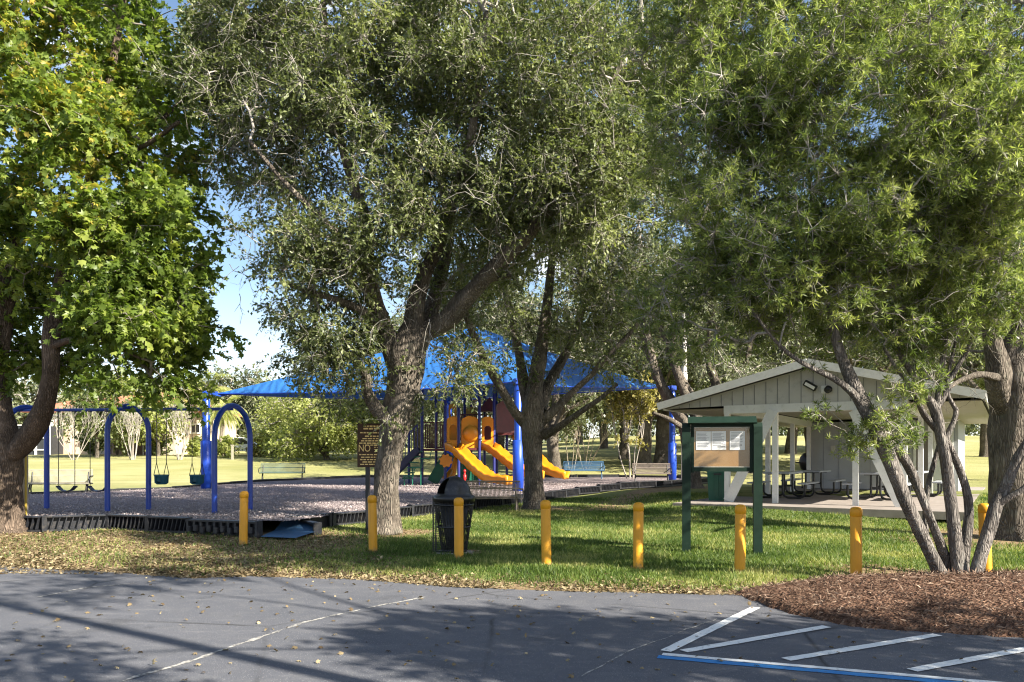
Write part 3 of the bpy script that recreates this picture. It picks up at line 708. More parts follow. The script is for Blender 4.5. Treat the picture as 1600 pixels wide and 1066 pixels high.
blobs = [pblob(1010, 440, Y, 120, 80, 3, 110), pblob(1120, 470, Y, 110, 80, 3, 100), pblob(1060, 340, Y, 180, 110, 3.6, 150), pblob(990, 530, Y+1, 50, 40, 1.5, 24), pblob(1150, 560, Y+1.5, 60, 40, 1.5, 24), pblob(1180, 400, Y+1, 110, 90, 3, 90), pblob(960, 360, Y+1, 90, 90, 3, 60)]
blobs = [(*b[:6], b[6] * 1.45) for b in blobs]
T('live_oak_tree', 'forked grey live oak growing between the far canopy post and the noticeboard', 'tree', limbs, blobs, (BARK_OAK, TWIG_GREY, L_OAK_B), 23,
  clump=.6, leaf=dict(twigs=7, tl=.7, per=8, size=.145, kind='oval', droop=.15, clusters_rnd=.5), twig=.011, maxr=.1, extra_twigs=dead_sprays([(P(1040, 420, 31), 1.3, 30)], ln=1.5, r=.01))

# yew pine with many stems on the mulch mound
Y = 10.1; TRUNK_K = .72
limbs = [
 plimb(Y, [(1478, 915, 36), (1462, 880, 30), (1438, 830, 28), (1412, 775, 28, -.1), (1392, 725, 30, -.2), (1368, 670, 34, -.2), (1345, 625, 32, -.2), (1322, 575, 24, -.2), (1306, 530, 20, -.2), (1296, 480, 16, -.2), (1280, 380, 12, -.3), (1262, 260, 9, -.4), (1240, 120, 7, -.4)]),
 plimb(Y, [(1484, 912, 26, .1), (1476, 870, 22, .1), (1458, 820, 18), (1440, 775, 18), (1424, 735, 20), (1405, 705, 20, -.1), (1388, 690, 16, -.1)]),
 plimb(Y, [(1352, 640, 22, -.2), (1330, 612, 17, -.3), (1300, 590, 13, -.4), (1268, 575, 10, -.5), (1235, 555, 8, -.6), (1200, 520, 6, -.8), (1160, 460, 5, -1)]),
 plimb(Y, [(1500, 914, 34), (1496, 870, 30), (1490, 820, 26), (1484, 770, 24), (1478, 720, 24), (1470, 680, 22), (1462, 640, 24), (1448, 620, 16), (1436, 600, 14), (1420, 575, 12), (1402, 545, 11), (1390, 500, 9, .1), (1370, 420, 7, .2)]),
 plimb(Y, [(1464, 650, 18), (1466, 615, 13), (1472, 570, 12), (1478, 500, 11), (1476, 420, 9, .2), (1470, 300, 7, .4), (1460, 170, 5, .5)]),
 plimb(Y, [(1504, 900, 24, .15), (1508, 850, 22, .2), (1514, 800, 18, .2), (1508, 760, 17, .2), (1494, 720, 16, .15), (1476, 685, 16, .1), (1450, 655, 14), (1440, 640, 12, -.1), (1424, 605, 10, -.2), (1400, 575, 8, -.2), (1380, 540, 7, -.3)]),
 plimb(Y, [(1520, 916, 30, -.1), (1532, 870, 28, -.1), (1548, 820, 26, -.1), (1556, 790, 26, -.1), (1572, 760, 22, -.1), (1590, 715, 20, -.15), (1612, 680, 17, -.2), (1640, 610, 14, -.2), (1670, 500, 11, -.2), (1690, 350, 8, -.2)]),
 plimb(Y, [(1554, 790, 18, -.1), (1580, 775, 14, -.2), (1610, 755, 12, -.3), (1650, 700, 10, -.4), (1700, 600, 8, -.5)]),
 plimb(Y, [(1462, 640, 14), (1480, 610, 12), (1486, 590, 11), (1504, 560, 9), (1522, 520, 8), (1540, 450, 6), (1560, 330, 5)]),
 plimb(Y, [(1476, 690, 14), (1490, 660, 11), (1494, 640, 10), (1482, 620, 9), (1480, 590, 8), (1492, 540, 6), (1500, 460, 5)]),
 plimb(Y, [(1448, 860, 14, .3), (1446, 800, 12, .35), (1452, 750, 11, .35), (1466, 700, 10, .3), (1472, 665, 9, .25)]),
]
blobs = [pblob(1130, 230, Y-.6, 115, 150, 1.0, 210), pblob(1330, 120, Y-.9, 190, 150, 1.2, 320), pblob(1200, 400, Y-.7, 140, 90, .9, 190), pblob(1400, 360, Y-.5, 150, 120, 1.1, 250), pblob(1560, 200, Y-.8, 130, 200, 1.1, 260),
 pblob(1300, 460, Y-.2, 120, 60, .9, 110), pblob(1540, 440, Y, 110, 90, 1.0, 130), pblob(1396, 645, Y-.1, 46, 46, .4, 22), pblob(1440, 615, Y-.2, 40, 34, .4, 8), pblob(1090, 440, Y-.5, 70, 80, .6, 60), pblob(1300, -80, Y-.4, 280, 90, 1.3, 230), pblob(1090, 60, Y-.2, 110, 100, .9, 110), pblob(1210, 530, Y-.3, 40, 20, .4, 7), pblob(1430, 520, Y+.2, 90, 40, .6, 40)]
POD_GAPS = None
ds = [(P(1240, 330, 9), .5, 12), (P(1400, 450, 9.4), .5, 14), (P(1500, 380, 9.3), .4, 12), (P(1480, 560, 9.9), .3, 12), (P(1160, 300, 9), .4, 8)]
T('yew_pine_tree', 'multi-stemmed yew pine with crooked stems rising from the bark mulch mound', 'tree', limbs, blobs, (BARK_POD, TWIG_GREY, L_POD), 24,
  clump=.24, leaf=dict(twigs=10, tl=.25, per=20, size=.084, kind='strap', droop=.05, clusters_rnd=.45, tuft=True, flat=.55, spread=1.15), twig=.0045, maxr=.035, start=.55, base=.22, sides=12, extra_twigs=dead_sprays(ds, ln=.55, r=.0032))

# big oak at the right edge
TRUNK_K = .86
Y = 15.2
limbs = [
 plimb(Y, [(1585, 838, 108), (1580, 815, 76), (1578, 770, 66), (1580, 720, 68), (1586, 680, 76), (1590, 640, 86), (1592, 600, 90), (1596, 560, 84), (1610, 520, 60), (1640, 450, 46, .2), (1660, 330, 34, .3), (1680, 150, 24, .4)]),
 plimb(Y, [(1572, 640, 48), (1562, 600, 46, -.2), (1558, 565, 36, -.3), (1548, 520, 28, -.4), (1540, 450, 22, -.4), (1520, 340, 16, -.2), (1490, 200, 12, .2), (1470, 60, 9, .5)]),
 plimb(Y, [(1556, 590, 16, -.4), (1530, 585, 11, -.8), (1500, 595, 9, -1.2), (1475, 612, 6, -1.4)]),
 plimb(Y, [(1600, 520, 40), (1590, 420, 26, -.5), (1570, 300, 18, -1), (1560, 150, 12, -1.3)]),
]
blobs = [pblob(1560, 60, Y-.3, 200, 160, 2.2, 200), pblob(1420, 130, Y+.6, 130, 130, 1.8, 120), pblob(1620, 330, Y-.2, 150, 140, 2, 130), pblob(1480, 360, Y+1, 110, 120, 1.5, 90), pblob(1500, 520, Y+1.4, 80, 60, 1, 40), pblob(1600, -90, Y, 300, 120, 3, 160)]
T('live_oak_tree', 'thick-trunked live oak at the right end, behind the yew pine and its mulch', 'tree', limbs, blobs, (BARK_OAK, TWIG, L_OAK), 25,
  clump=.36, leaf=dict(twigs=11, tl=.45, per=10, size=.085, kind='oval', droop=.12, clusters_rnd=.5), twig=.007, maxr=.07, extra_twigs=dead_sprays([(P(1500, 570, 14.5), .4, 10), (P(1470, 610, 14.3), .3, 8)], ln=.8, r=.005), sides=20)

# sweetgum at the left edge
Y = 16.3
limbs = [
 plimb(Y, [(8, 850, 100), (8, 825, 74), (8, 780, 60), (8, 740, 58), (10, 705, 56), (9, 680, 46), (3, 640, 36), (-6, 580, 34), (0, 520, 38), (8, 470, 34), (18, 420, 30), (28, 370, 26), (40, 320, 22), (44, 240, 16), (50, 120, 11), (52, 0, 8)]),
 plimb(Y, [(14, 712, 40), (36, 694, 38, -.1), (58, 660, 36, -.2), (73, 620, 32, -.3), (80, 570, 30, -.4), (80, 520, 28, -.5), (90, 470, 27, -.5), (101, 425, 25, -.6), (118, 370, 20, -.6), (140, 280, 17, -.5), (162, 180, 15, -.4), (178, 90, 13, -.3), (192, 10, 10, -.2), (200, -70, 7)]),
 plimb(Y, [(150, 250, 10, -.4), (190, 240, 8, -.6), (230, 225, 9, -.8), (280, 190, 7, -1)]),
 plimb(Y, [(90, 480, 16, -.5), (130, 440, 12, -.9), (190, 420, 9, -1.2), (250, 420, 6, -1.4)]),
 plimb(Y, [(84, 540, 14, -.5), (120, 530, 10, -1), (170, 540, 7, -1.3), (220, 560, 5, -1.5)]),
 plimb(Y, [(165, 160, 12, -.3), (120, 90, 9, -.8), (90, 20, 7, -1.2)]),
 plimb(Y, [(200, 245, 8, -.6), (195, 262, 6, -.6), (260, 180, 7, .3), (330, 120, 5, .6)]),
]
blobs = [pblob(75, 90, Y-1, 110, 120, 1.5, 130), pblob(95, 240, Y-1.2, 110, 90, 1.2, 100), pblob(188, 370, Y-1, 106, 90, 1.4, 140), pblob(224, 480, Y-.9, 58, 72, 1.1, 84), pblob(215, 480, Y-1.0, 70, 70, 1.0, 66), pblob(70, 490, Y+1.1, 70, 80, .9, 40), pblob(20, 330, Y-.6, 70, 110, 1.2, 55),
 pblob(25, 470, Y+.4, 70, 110, 1.2, 60), pblob(215, 570, Y-1.3, 42, 24, .5, 12), pblob(105, 560, Y+.9, 50, 30, .6, 14), pblob(245, 545, Y-.9, 28, 34, .5, 12), pblob(180, 60, Y+.6, 110, 100, 1.3, 66), pblob(260, 290, Y-.2, 50, 75, 1, 40), pblob(10, 560, Y+.6, 50, 50, .8, 20), pblob(140, -70, Y, 200, 70, 2, 80), pblob(205, 600, Y-1.4, 20, 10, .2, 4), pblob(290, 140, Y+.8, 60, 90, .9, 20)]
yc = [np.array(P(120, 170, 15)), np.array(P(60, 90, 14.8)), np.array(P(110, 300, 15)), np.array(P(20, 50, 15)), np.array(P(285, 270, 16))]
def yel(p):
    w = np.zeros(len(p))
    for i, c in enumerate(yc): w = np.maximum(w, np.exp(-np.sum((p - c)**2, 1) / (2 * (.75 if i < 4 else .35)**2)))
    return .42 * w
T('sweetgum_tree', 'sweetgum at the left end, star-shaped green leaves turning yellow near the top', 'tree', limbs, blobs, (BARK_DARK, TWIG, L_GUM), 26,
  clump=.36, leaf=dict(twigs=7, tl=.5, per=9, size=.145, kind='star', droop=.2, clusters_rnd=.5, flat=.75, yellow=yel), twig=.007, maxr=.06, stem_r=.003, stem_share=.5)

# ---- background trees
def far_oak(px, Y, ht, cr, seed, label, mat=L_OAK_B, n=30, lean=0, name='oak_tree', low=.28, size=None, trunk=.30, group=None, stems=1, twg=TWIG_GREY, per=7, dens=1.0):
    r0 = random.Random(seed); x = XW(px, Y); z = float(zg(x, Y)); limbs = []
    fork = z + ht * (.20 + .1 * r0.random())
    for s in range(stems):
        sx_ = x + (r0.uniform(-.4, .4) * trunk * 3 if stems > 1 else 0); tilt = r0.uniform(-1, 1) * (.8 if stems > 1 else .25) + lean; ty = r0.uniform(-.5, .5) * (1 if stems > 1 else .4)
        tr = trunk / (1 if stems == 1 else 1.9)
        fx, fy_ = sx_ + tilt, Y + ty
        limbs.append([(sx_, Y, z - .15, tr * 1.7), (sx_, Y, z + .15, tr * 1.15), (sx_ + tilt * .4, Y + ty * .4, z + (fork - z) * .5, tr), (fx, fy_, fork, tr * .95), (fx + r0.uniform(-.5, .5), fy_, fork + ht * .25, tr * .5), (fx + r0.uniform(-1, 1), fy_, z + ht * .75, tr * .2)])
        for k in range(5 if stems == 1 else 2):
            a = 2 * PI * (k + r0.random() * .6) / 5; L = cr * r0.uniform(.55, .85)
            limbs.append([(fx, fy_, fork - .1, tr * .6), (fx + .3 * L * math.cos(a), fy_ + .3 * L * math.sin(a), fork + ht * r0.uniform(.08, .18), tr * .42), (fx + .65 * L * math.cos(a), fy_ + .65 * L * math.sin(a), fork + ht * r0.uniform(.18, .3), tr * .26), (fx + L * math.cos(a), fy_ + L * math.sin(a), fork + ht * r0.uniform(.25, .45), tr * .12)])
    bl = []
    cz = z + ht * (low + (1 - low) * .5)
    for k in range(9):
        a = 2 * PI * (k + r0.random()) / 9; q = cr * r0.uniform(.3, .68); zz = z + ht * r0.uniform(low + .1, .85)
        bl.append((x + lean + q * math.cos(a), Y + q * math.sin(a), zz, cr * r0.uniform(.3, .5), cr * r0.uniform(.3, .5), ht * (1 - low) * r0.uniform(.16, .28), n * dens))
    bl.append((x + lean, Y, z + ht * .8, cr * .5, cr * .5, ht * .2, n * dens))
    sz = size or .0042 * Y
    return T(name, label, 'tree', limbs, bl, (BARK_OAK, twg, mat), seed, dict(twigs=6, tl=max(.6, sz * 4.5), per=per, size=sz, kind='quad', droop=.2, clusters_rnd=.6, stems=True), twig=.0035 * sz / .1 * 3, maxr=trunk * .35, start=.45, sides=10, seg=.5, stem_r=.0022 * sz / .1 * 2.4, stem_share=.4, group=group)
FO = [
 (868, 47, 11, 5.2, 31, 'dark oak on the far lawn just right of the padded post oak', L_OAK_B, .42),
 (944, 80, 12, 6, 32, 'small distant oak on the sunlit field above the blue bench', L_OAK_B, .45),
 (975, 60, 12, 6, 33, 'straight oak on the edge of the sunlit field, right of the blue bench', L_OAK_B, .42),
 (1008, 52, 12, 5.5, 34, 'leaning rough oak behind the bare crape myrtle by the right canopy post', L_OAK, .5),
 (1034, 54, 13, 5.5, 35, 'thick upright oak just left of the right-hand canopy post', L_OAK, .55),
 (1236, 66, 13, 6.5, 36, 'pale-trunked oak seen through the middle of the open pavilion', L_OAK_B, .5),
 (1268, 56, 12, 5.5, 37, 'dark oak seen behind the black barbecue grill', L_OAK, .4),
 (1180, 48, 13, 6, 38, 'broad oak crown above the left slope of the pavilion roof', L_OAK_B, .45),
 (1330, 50, 14, 6.5, 39, 'broad oak crown behind the ridge of the pavilion roof', L_OAK_B, .45),
 (1450, 48, 14, 6.5, 40, 'oak crown behind the right slope of the pavilion roof', L_OAK, .45),
 (1590, 42, 13, 6, 41, 'oak behind the thick right-end trunk', L_OAK, .45),
 (655, 62, 12, 6, 42, 'grey-green oak behind the left railings of the play structure', L_OAK_B, .45),
 (712, 54, 13, 6, 43, 'oak standing behind the yellow play panels', L_OAK_B, .4),
 (780, 60, 14, 7, 44, 'tall oak behind the right play tower', L_OAK_B, .45),
 (905, 100, 15, 8, 45, 'far oak closing the view above the sunlit field', L_OAK_B, .5),
 (1110, 90, 16, 8, 46, 'far oak behind the utility pole', L_OAK_B, .5),
]
FO += [
 (830, 70, 13, 6, 301, 'oak on the far lawn just behind the padded front canopy post', L_OAK_B, .4),
 (1085, 64, 13, 6, 302, 'oak behind the forked grey oak by the noticeboard', L_OAK, .45),
 (1140, 74, 14, 6.5, 303, 'oak on the far field in the gap behind the noticeboard', L_OAK_B, .45),
 (1400, 70, 14, 7, 304, 'oak behind the pavilion room', L_OAK, .45),
 (1540, 62, 14, 6.5, 305, 'oak on the field beyond the louvred end of the pavilion', L_OAK_B, .45),
 (610, 78, 13, 6, 306, 'oak on the far lawn directly behind the leaning live oak trunk', L_OAK, .42),
]
for (px, Yy, h_, c_, sd_, lab, m_, tk) in FO:
    far_oak(px, Yy, h_, c_, sd_, lab, m_, 34, trunk=tk * .85)
far_oak(388, 92, 8.6, 5.0, 47, 'grey-green round tree standing between the swing arch and the pale bush tree', L_OAK_B, 24, trunk=.3, low=.08)
far_oak(578, 90, 9, 5.5, 48, 'dark round tree right of the pale bush tree, partly behind the rules sign', L_OAK, 24, trunk=.3, low=.05)
far_oak(513, 60, 5.4, 4.3, 49, 'low pale yellow-green bush tree with splayed stems, on the lawn beyond the green bench', L_BUSH, 44, trunk=.24, low=.16, stems=5, name='bush_tree', size=.22)
far_oak(455, 66, 5.0, 3.2, 50, 'olive bush tree merging into the left side of the pale bush tree', L_BUSH, 26, trunk=.2, low=.10, stems=3, name='bush_tree', size=.24)
far_oak(165, 100, 9.5, 6, 53, 'round green tree rising behind the roof of the house', L_BUSH, 24, trunk=.35, low=.1)
far_oak(30, 95, 11, 7, 54, 'tall green tree behind the left end of the house', L_OAK_B, 24, trunk=.4, low=.1)
far_oak(152, 64, 5.6, 2.6, 56, 'slim green tree in front of the house, above the left belt swing', L_OAK, 14, trunk=.14, low=.35)
far_oak(248, 67, 5.4, 2.4, 57, 'slim green tree in front of the house between the two pale crape myrtles', L_BUSH, 14, trunk=.14, low=.3)
far_oak(250, 110, 9, 6, 55, 'far olive tree between the house and the palms', L_OAK_B, 20, trunk=.35, low=.1)
# distant wood closing the horizon
def far_wood():
    rng_ = np.random.default_rng(140); C = []; S_ = []
    for k in range(260):
        x = rng_.uniform(-120, 135); y = rng_.uniform(125, 165); hh = rng_.uniform(7, 10) if x < -10 else rng_.uniform(10, 17); z = float(zg(x, y)); n = 26
        d = unit(rng_.normal(size=(n, 3))); q_ = d * rng_.uniform(.55, 1, (n, 1)) * np.array([5.0, 4, hh * .52]); q_[:,2] = np.where(rng_.uniform(0, 1, n) < .4, -hh * rng_.uniform(.1, .5, n), q_[:,2]); C.append(np.array([x, y, z + hh * .5]) + q_)
    C = np.vstack(C); C[:,2] = np.maximum(C[:,2], zg(C[:,0], C[:,1]) + .4)
    lv = leaf_cloud(C, unit(rng_.normal(size=C.shape) + np.array([0, -.3, .4])), rng_, twigs=4, tl=1.6, per=5, size=.62, kind='quad', clusters_rnd=.7)
    tag(np_mesh('distant_wood', lv[0], lv[1], lv[2], L_OAK_B, None, rnd=lv[3]), 'grey-green wood closing the view beyond the fields', 'woodland', kind='stuff')
far_wood()
# crape myrtles
def myrtle(px, Y, ht, spread, seed, label, leafm=None, n=0, stems=7, mat=None):
    r0 = random.Random(seed); x = XW(px, Y); z = float(zg(x, Y)); mb = []; limbs = []
    def grow(p, d, r, L, dep):
        pts = [(*p, r)]; q = Vector(p)
        for k in range(3):
            d = (d + Vector((r0.uniform(-.16, .16), r0.uniform(-.16, .16), .08))).normalized(); q = q + d * L / 3; pts.append((*q, r * (1 - .15 * (k + 1))))
        limbs.append(pts)
        if dep < 3:
            for _ in range(2 if dep > 1 else 3): grow(tuple(q), (d + Vector((r0.uniform(-.5, .5), r0.uniform(-.5, .5), r0.uniform(-.05, .3)))).normalized(), r * .55, L * r0.uniform(.5, .72), dep + 1)
    for s in range(stems):
        a = 2 * PI * s / stems + r0.uniform(0, .5)
        grow((x + .12 * math.cos(a), Y + .12 * math.sin(a), z - .1), Vector((spread * math.cos(a), spread * math.sin(a), 1)).normalized(), .026 * ht / 3.5, ht * .42, 0)
    rng_ = np.random.default_rng(seed); root = empty('crape_myrtle', (x, Y, z), 0, label, 'tree'); off = np.array([x, Y, z])
    V, Q = join_quads([limb_tube(catmull(l, .3), 5, rng_, .05) for l in limbs]); quads_obj('trunk', V - off, Q, mat or TWIG_PALE, root)
    if n:
        ends = np.array([l[-1][:3] for l in limbs[len(limbs)//4:]]); k = rng_.integers(0, len(ends), n)
        lv = leaf_cloud(ends[k] + rng_.normal(size=(n, 3)) * .15, np.tile([0, 0, 1.], (n, 1)), rng_, twigs=5, tl=.4, per=6, size=.0038 * Y, kind='quad', clusters_rnd=.6)
        np_mesh('crown', lv[0] - off, lv[1], lv[2], leafm, root, rnd=lv[3])
TWIG_PALE = barkmat('pale_bark', (.22, .19, .165), (.46, .42, .37), 10, .3)
TWIG_TAN = barkmat('tan_bark', (.18, .14, .10), (.44, .38, .30), 10, .3)
myrtle(116, 60, 4.4, .40, 61, 'bare crape myrtle on the lawn between the left swing posts', mat=TWIG_PALE)
myrtle(207, 60, 4.6, .26, 62, 'bare pale crape myrtle framed by the middle swing arch', mat=TWIG_PALE, stems=9)
myrtle(281, 60, 4.6, .32, 63, 'bare white-stemmed crape myrtle just left of the canopy corner post', mat=TWIG_PALE, stems=9)
myrtle(915, 50, 5.2, .40, 64, 'thin many-stemmed crape myrtle with grey-green leaves behind the blue bench', L_OAK_B, 190, mat=TWIG_TAN, stems=8)
myrtle(893, 49, 4.4, .30, 65, 'slim crape myrtle at the left end of the blue bench', L_OAK_B, 60, mat=TWIG_TAN, stems=3)
myrtle(985, 42, 5.4, .22, 66, 'pale thin-stemmed crape myrtle with yellowing leaves left of the far bench', L_YEL, 230, mat=TWIG_PALE, stems=5)
# palms
def palm(px, Y, ht, seed, label, L=2.6):
    r0 = random.Random(seed); x = XW(px, Y); z = float(zg(x, Y)); root = empty('palm_tree', (x, Y, z), 0, label, 'tree')
    rng_ = np.random.default_rng(seed); q = catmull([(0, 0, -.2, .26), (.1, 0, ht * .5, .19), (.05, .1, ht, .17)], .3); V, Q = limb_tube(q, 8, rng_, .04); quads_obj('trunk', V, Q, TWIG_TAN, root)
    pos, ax, nr, sz = [], [], [], []; mb = MB()
    for k in range(34):
        a = r0.uniform(0, 2 * PI); el = r0.uniform(-.5, 1.2); p = Vector((.05, .1, ht)); d = Vector((math.cos(a) * math.cos(el), math.sin(a) * math.cos(el), math.sin(el))); pts = [p.copy()]
        for s in range(9):
            p = p + d * L / 9; d = (d + Vector((0, 0, -.19))).normalized(); pts.append(p.copy()); side = d.cross(Vector((0, 0, 1))).normalized()
            if s > 1:
                for sg in (-1, 1):
                    for h2 in range(3):
                        pos.append(p - d * L / 9 * h2 / 3); ax.append((side * sg + d * .7 + Vector((0, 0, -.55))).normalized()); nr.append((0, 0, 1)); sz.append(L * .30 * (1 - .06 * s))
        mb.tube(pts, [.03 - .0025 * i for i in range(10)], 4, False)
    mb.build('frond_stems', TWIG_TAN, root)
    A, B, C = frames(np.array(ax), np.array(nr, float)); tv, tf = LEAF['strap']; V, lo, st, idx = instanced(tv, tf, np.array(pos), A, B, C, np.array(sz))
    np_mesh('crown', V, lo, st, L_BUSH, root, rnd=rng_.uniform(0, 1, len(pos))[idx])
palm(318, 72, 5.6, 71, 'feathery palm behind the canopy corner post', 3.0)
palm(345, 66, 4.0, 72, 'drooping palm with yellow-green fronds framed by the right swing arch', 2.2)
palm(285, 78, 6.0, 73, 'taller palm at the right end of the house', 2.6)
# shrubs
def shrub(px, Y, w_, h_, seed, label, mat=L_BUSH, n=60):
    r0 = np.random.default_rng(seed); x = XW(px, Y); z = float(zg(x, Y))
    bl = [(x + r0.uniform(-.3, .3) * w_, Y + r0.uniform(-.2, .2), z + h_ * r0.uniform(.35, .6), w_ * .34, w_ * .3, h_ * .4, n // 4) for _ in range(4)]
    limbs = [[(x, Y, z - .1, .05), (x + a, Y, z + h_ * .3, .035), (x + 2 * a, Y + .1, z + h_ * .6, .015)] for a in (-.2 * w_, 0, .2 * w_)]
    T('shrub', label, 'shrub', limbs, bl, (BARK_OAK, TWIG, mat), seed, dict(twigs=5, tl=.35, per=6, size=.0036 * Y, kind='quad', droop=.1, clusters_rnd=.5), twig=.006, maxr=.03, seg=.3, stem_share=.3, sides=6)
shrub(147, 68, 2.4, 3.4, 81, 'dark green shrub against the house, right of the leftmost crape myrtle', L_OAK)
shrub(183, 69, 1.8, 4.4, 82, 'tall yellow-green shrub just left of the middle swing arch')
shrub(243, 68, 2.2, 2.6, 83, 'dark shrub against the house between the two pale crape myrtles', L_OAK)
shrub(302, 66, 1.4, 1.6, 84, 'small bright shrub left of the canopy corner post')
shrub(357, 64, 2.8, 1.7, 85, 'clipped green hedge bush in front of the white car')
shrub(407, 66, 2.2, 2.3, 86, 'orange and green shrub right of the rightmost swing arch', L_YEL)
shrub(395, 75, 2.6, 3.0, 87, 'grey-green shrub behind the rightmost swing arch', L_OAK_B)

# trees beside the car park that the photo shows only by their shade
def shade_tree(x, y, blobs, limbs, seed, label):
    T('oak_tree', label, 'tree', limbs, blobs, (BARK_OAK, TWIG, L_OAK), seed, dict(twigs=7, tl=.5, per=7, size=.11, kind='quad', droop=.1, clusters_rnd=.5), twig=.007, maxr=.06, seg=.4, stem_share=.3, sides=10, base=0)
shade_tree(8.3, 1.4, [(7.4, 2.2, 5.6, 1.3, 1.2, .8, 100), (9.4, 1.0, 6.4, 1.6, 1.5, 1.0, 90), (6.0, 2.4, 4.9, .9, .8, .5, 50), (10.6, 2.4, 5.0, 1.5, 1.2, .9, 80), (8.6, 3.0, 4.6, 1.0, .8, .5, 46), (2.9, 1.9, 5.4, .9, .45, .35, 14), (3.6, 1.2, 5.2, .7, .4, .35, 10), (7.4, 3.9, 9.3, 1.3, 1.0, .6, 34), (9.2, 4.2, 9.6, 1.3, 1.1, .7, 34), (5.6, 3.3, 8.4, .9, .7, .5, 22), (4.4, 2.6, 7.9, .7, .5, .4, 12)],
  [[(8.3, 1.4, -.1, .3), (8.3, 1.4, .3, .22), (8.4, 1.4, 2.4, .18), (8.3, 1.5, 4.4, .13), (8.2, 1.5, 6.6, .05), (8.2, 2.6, 8.6, .03), (8.3, 3.6, 9.6, .015)], [(8.3, 1.5, 5.8, .035), (7.0, 2.4, 7.4, .022), (5.4, 3.1, 8.2, .012)], [(8.4, 1.4, 2.4, .12), (9.2, 1.4, 4.2, .09), (10.4, 2.0, 5.4, .04)], [(8.3, 1.5, 3.8, .06), (7.0, 2.0, 5.0, .04), (5.0, 1.9, 5.6, .022), (3.2, 1.8, 5.4, .012)]], 91, 'oak beside the car park, right of the camera, casting the broken shade')
# ---------------------------------------------------------------- materials for built things
t = NT('yellow_sleeve'); oi = t.n('ShaderNodeObjectInfo'); v = t.n('ShaderNodeVectorMath', {0: t.coord(), 1: t.math('MULTIPLY', oi.outputs['Random'], 41.0)}, operation='ADD').outputs[0]
zz = t.n('ShaderNodeSeparateXYZ', {0: t.coord()}).outputs[2]; nz = t.noise(v, 9, 6, .7)
c = t.mix(t.noise(v, 3, 3), (.56, .25, .010), (.72, .335, .014))
c = t.mix(t.ramp(t.noise(t.n('ShaderNodeVectorMath', {0: v, 1: (1, 1, .12)}, operation='MULTIPLY').outputs[0], 26, 4, .6), [(.55, (0,0,0)), (.72, (.4,)*3)]).outputs[0], c, (.40, .19, .03))
c = t.mix(t.ramp(t.noise(v, 15, 4, .7), [(.70, (0,0,0)), (.74, (.85,)*3)]).outputs[0], c, (.36, .31, .25))
soil = t.ramp(t.math('ADD', t.math('MULTIPLY', zz, -3.2), t.math('MULTIPLY', nz, 1.0)), [(.18, (0,0,0)), (.5, (.85,)*3)]).outputs[0]
c = t.mix(soil, c, (.17, .125, .08))
YELP = t.out(t.pbsdf(c, t.math('ADD', .34, t.math('MULTIPLY', nz, .3)), .4, t.bump(t.noise(v, 30, 4), .12, .01)))
BLUEP = paint('blue_powder_coat', (.012, .055, .36), .32, .10, 5, .5)
PADB = paint('blue_vinyl_pad', (.014, .060, .42), .40, .14, 4, .45)
NAVY = paint('navy_plastic', (.018, .022, .06), .45, .15, 5)
PURP = paint('dark_blue_post', (.022, .026, .15), .38, .12, 5)
SLIDE = paint('yellow_plastic', (.66, .235, .010), .32, .06, 3, .5)
SLIDE2 = paint('amber_plastic', (.66, .28, .016), .38, .08, 3, .45)
MAROON = paint('maroon_plastic', (.11, .026, .026), .45, .15, 5)
GREENP = paint('green_plastic', (.012, .13, .075), .42, .15, 4)
REDP = paint('red_plastic', (.45, .02, .02), .4, .1, 4)
BLACKP = paint('black_plastic', (.018, .018, .021), .42, .3, 5, .45, dirt=(.09, .085, .08))
BLACKM = paint('black_metal', (.012, .012, .013), .4, .25, 6, .5)
BORDER = paint('black_border_plastic', (.020, .021, .026), .5, .3, 4, .4, dirt=(.11, .095, .08))
CHAIN = paint('chain_steel', (.12, .11, .10), .5, .2, 20, .5, .6)
KGREEN = paint('dark_green_plastic_lumber', (.0065, .021, .013), .55, .2, 5, .25, dirt=(.018, .032, .022))
WHITEP = paint('white_wood_paint', (.70, .69, .66), .55, .06, 4, .35, dirt=(.48, .46, .42))
GREYW = paint('grey_siding_paint', (.50, .48, .445), .6, .06, 2, .3, dirt=(.30, .29, .28))
GREYD = paint('grey_blue_wall_paint', (.37, .375, .395), .6, .06, 2, .3)
CEIL = paint('beige_soffit', (.42, .38, .33), .7, .08, 2, .2)
SHING = paint('grey_shingle', (.15, .14, .135), .9, .35, 22, .15)
CONC = paint('concrete', (.27, .235, .21), .85, .15, 2.5, .2, dirt=(.18, .15, .125))
ALU = paint('grey_coated_tabletop', (.36, .38, .41), .42, .08, 4, .5)
TILE = paint('terracotta_tile', (.42, .17, .10), .75, .28, 14, .2)
STUCCO = paint('cream_stucco', (.50, .42, .33), .85, .07, 2, .2)
BROWNW = paint('brown_wall', (.16, .10, .075), .7, .15, 3, .2)
DARKGL = paint('dark_glass', (.02, .022, .026), .12, .1, 2, .6)
CREAM = paint('cream_bench_coating', (.31, .285, .22), .6, .07, 4, .3)
BGREEN = paint('sage_bench_coating', (.085, .125, .108), .5, .08, 4, .4)
BBLUE = paint('light_blue_bench_coating', (.05, .12, .21), .45, .1, 4, .4)
BGREY = paint('brown_grey_bench_coating', (.20, .165, .14), .55, .15, 6, .35)
BINGREEN = paint('green_bin_plastic', (.010, .10, .062), .4, .1, 4, .5)
WOODP = paint('weathered_post_wood', (.36, .31, .24), .85, .2, 6, .2)
POLEW = paint('pale_pole', (.50, .47, .43), .8, .12, 4, .2)
PAPER = paint('paper_white', (.78, .78, .78), .7, .02, 3, .2)
INK = paint('grey_ink', (.20, .21, .24), .8, .1, 9, .1)
INKD = paint('dark_ink', (.05, .05, .06), .8, .1, 9, .1)
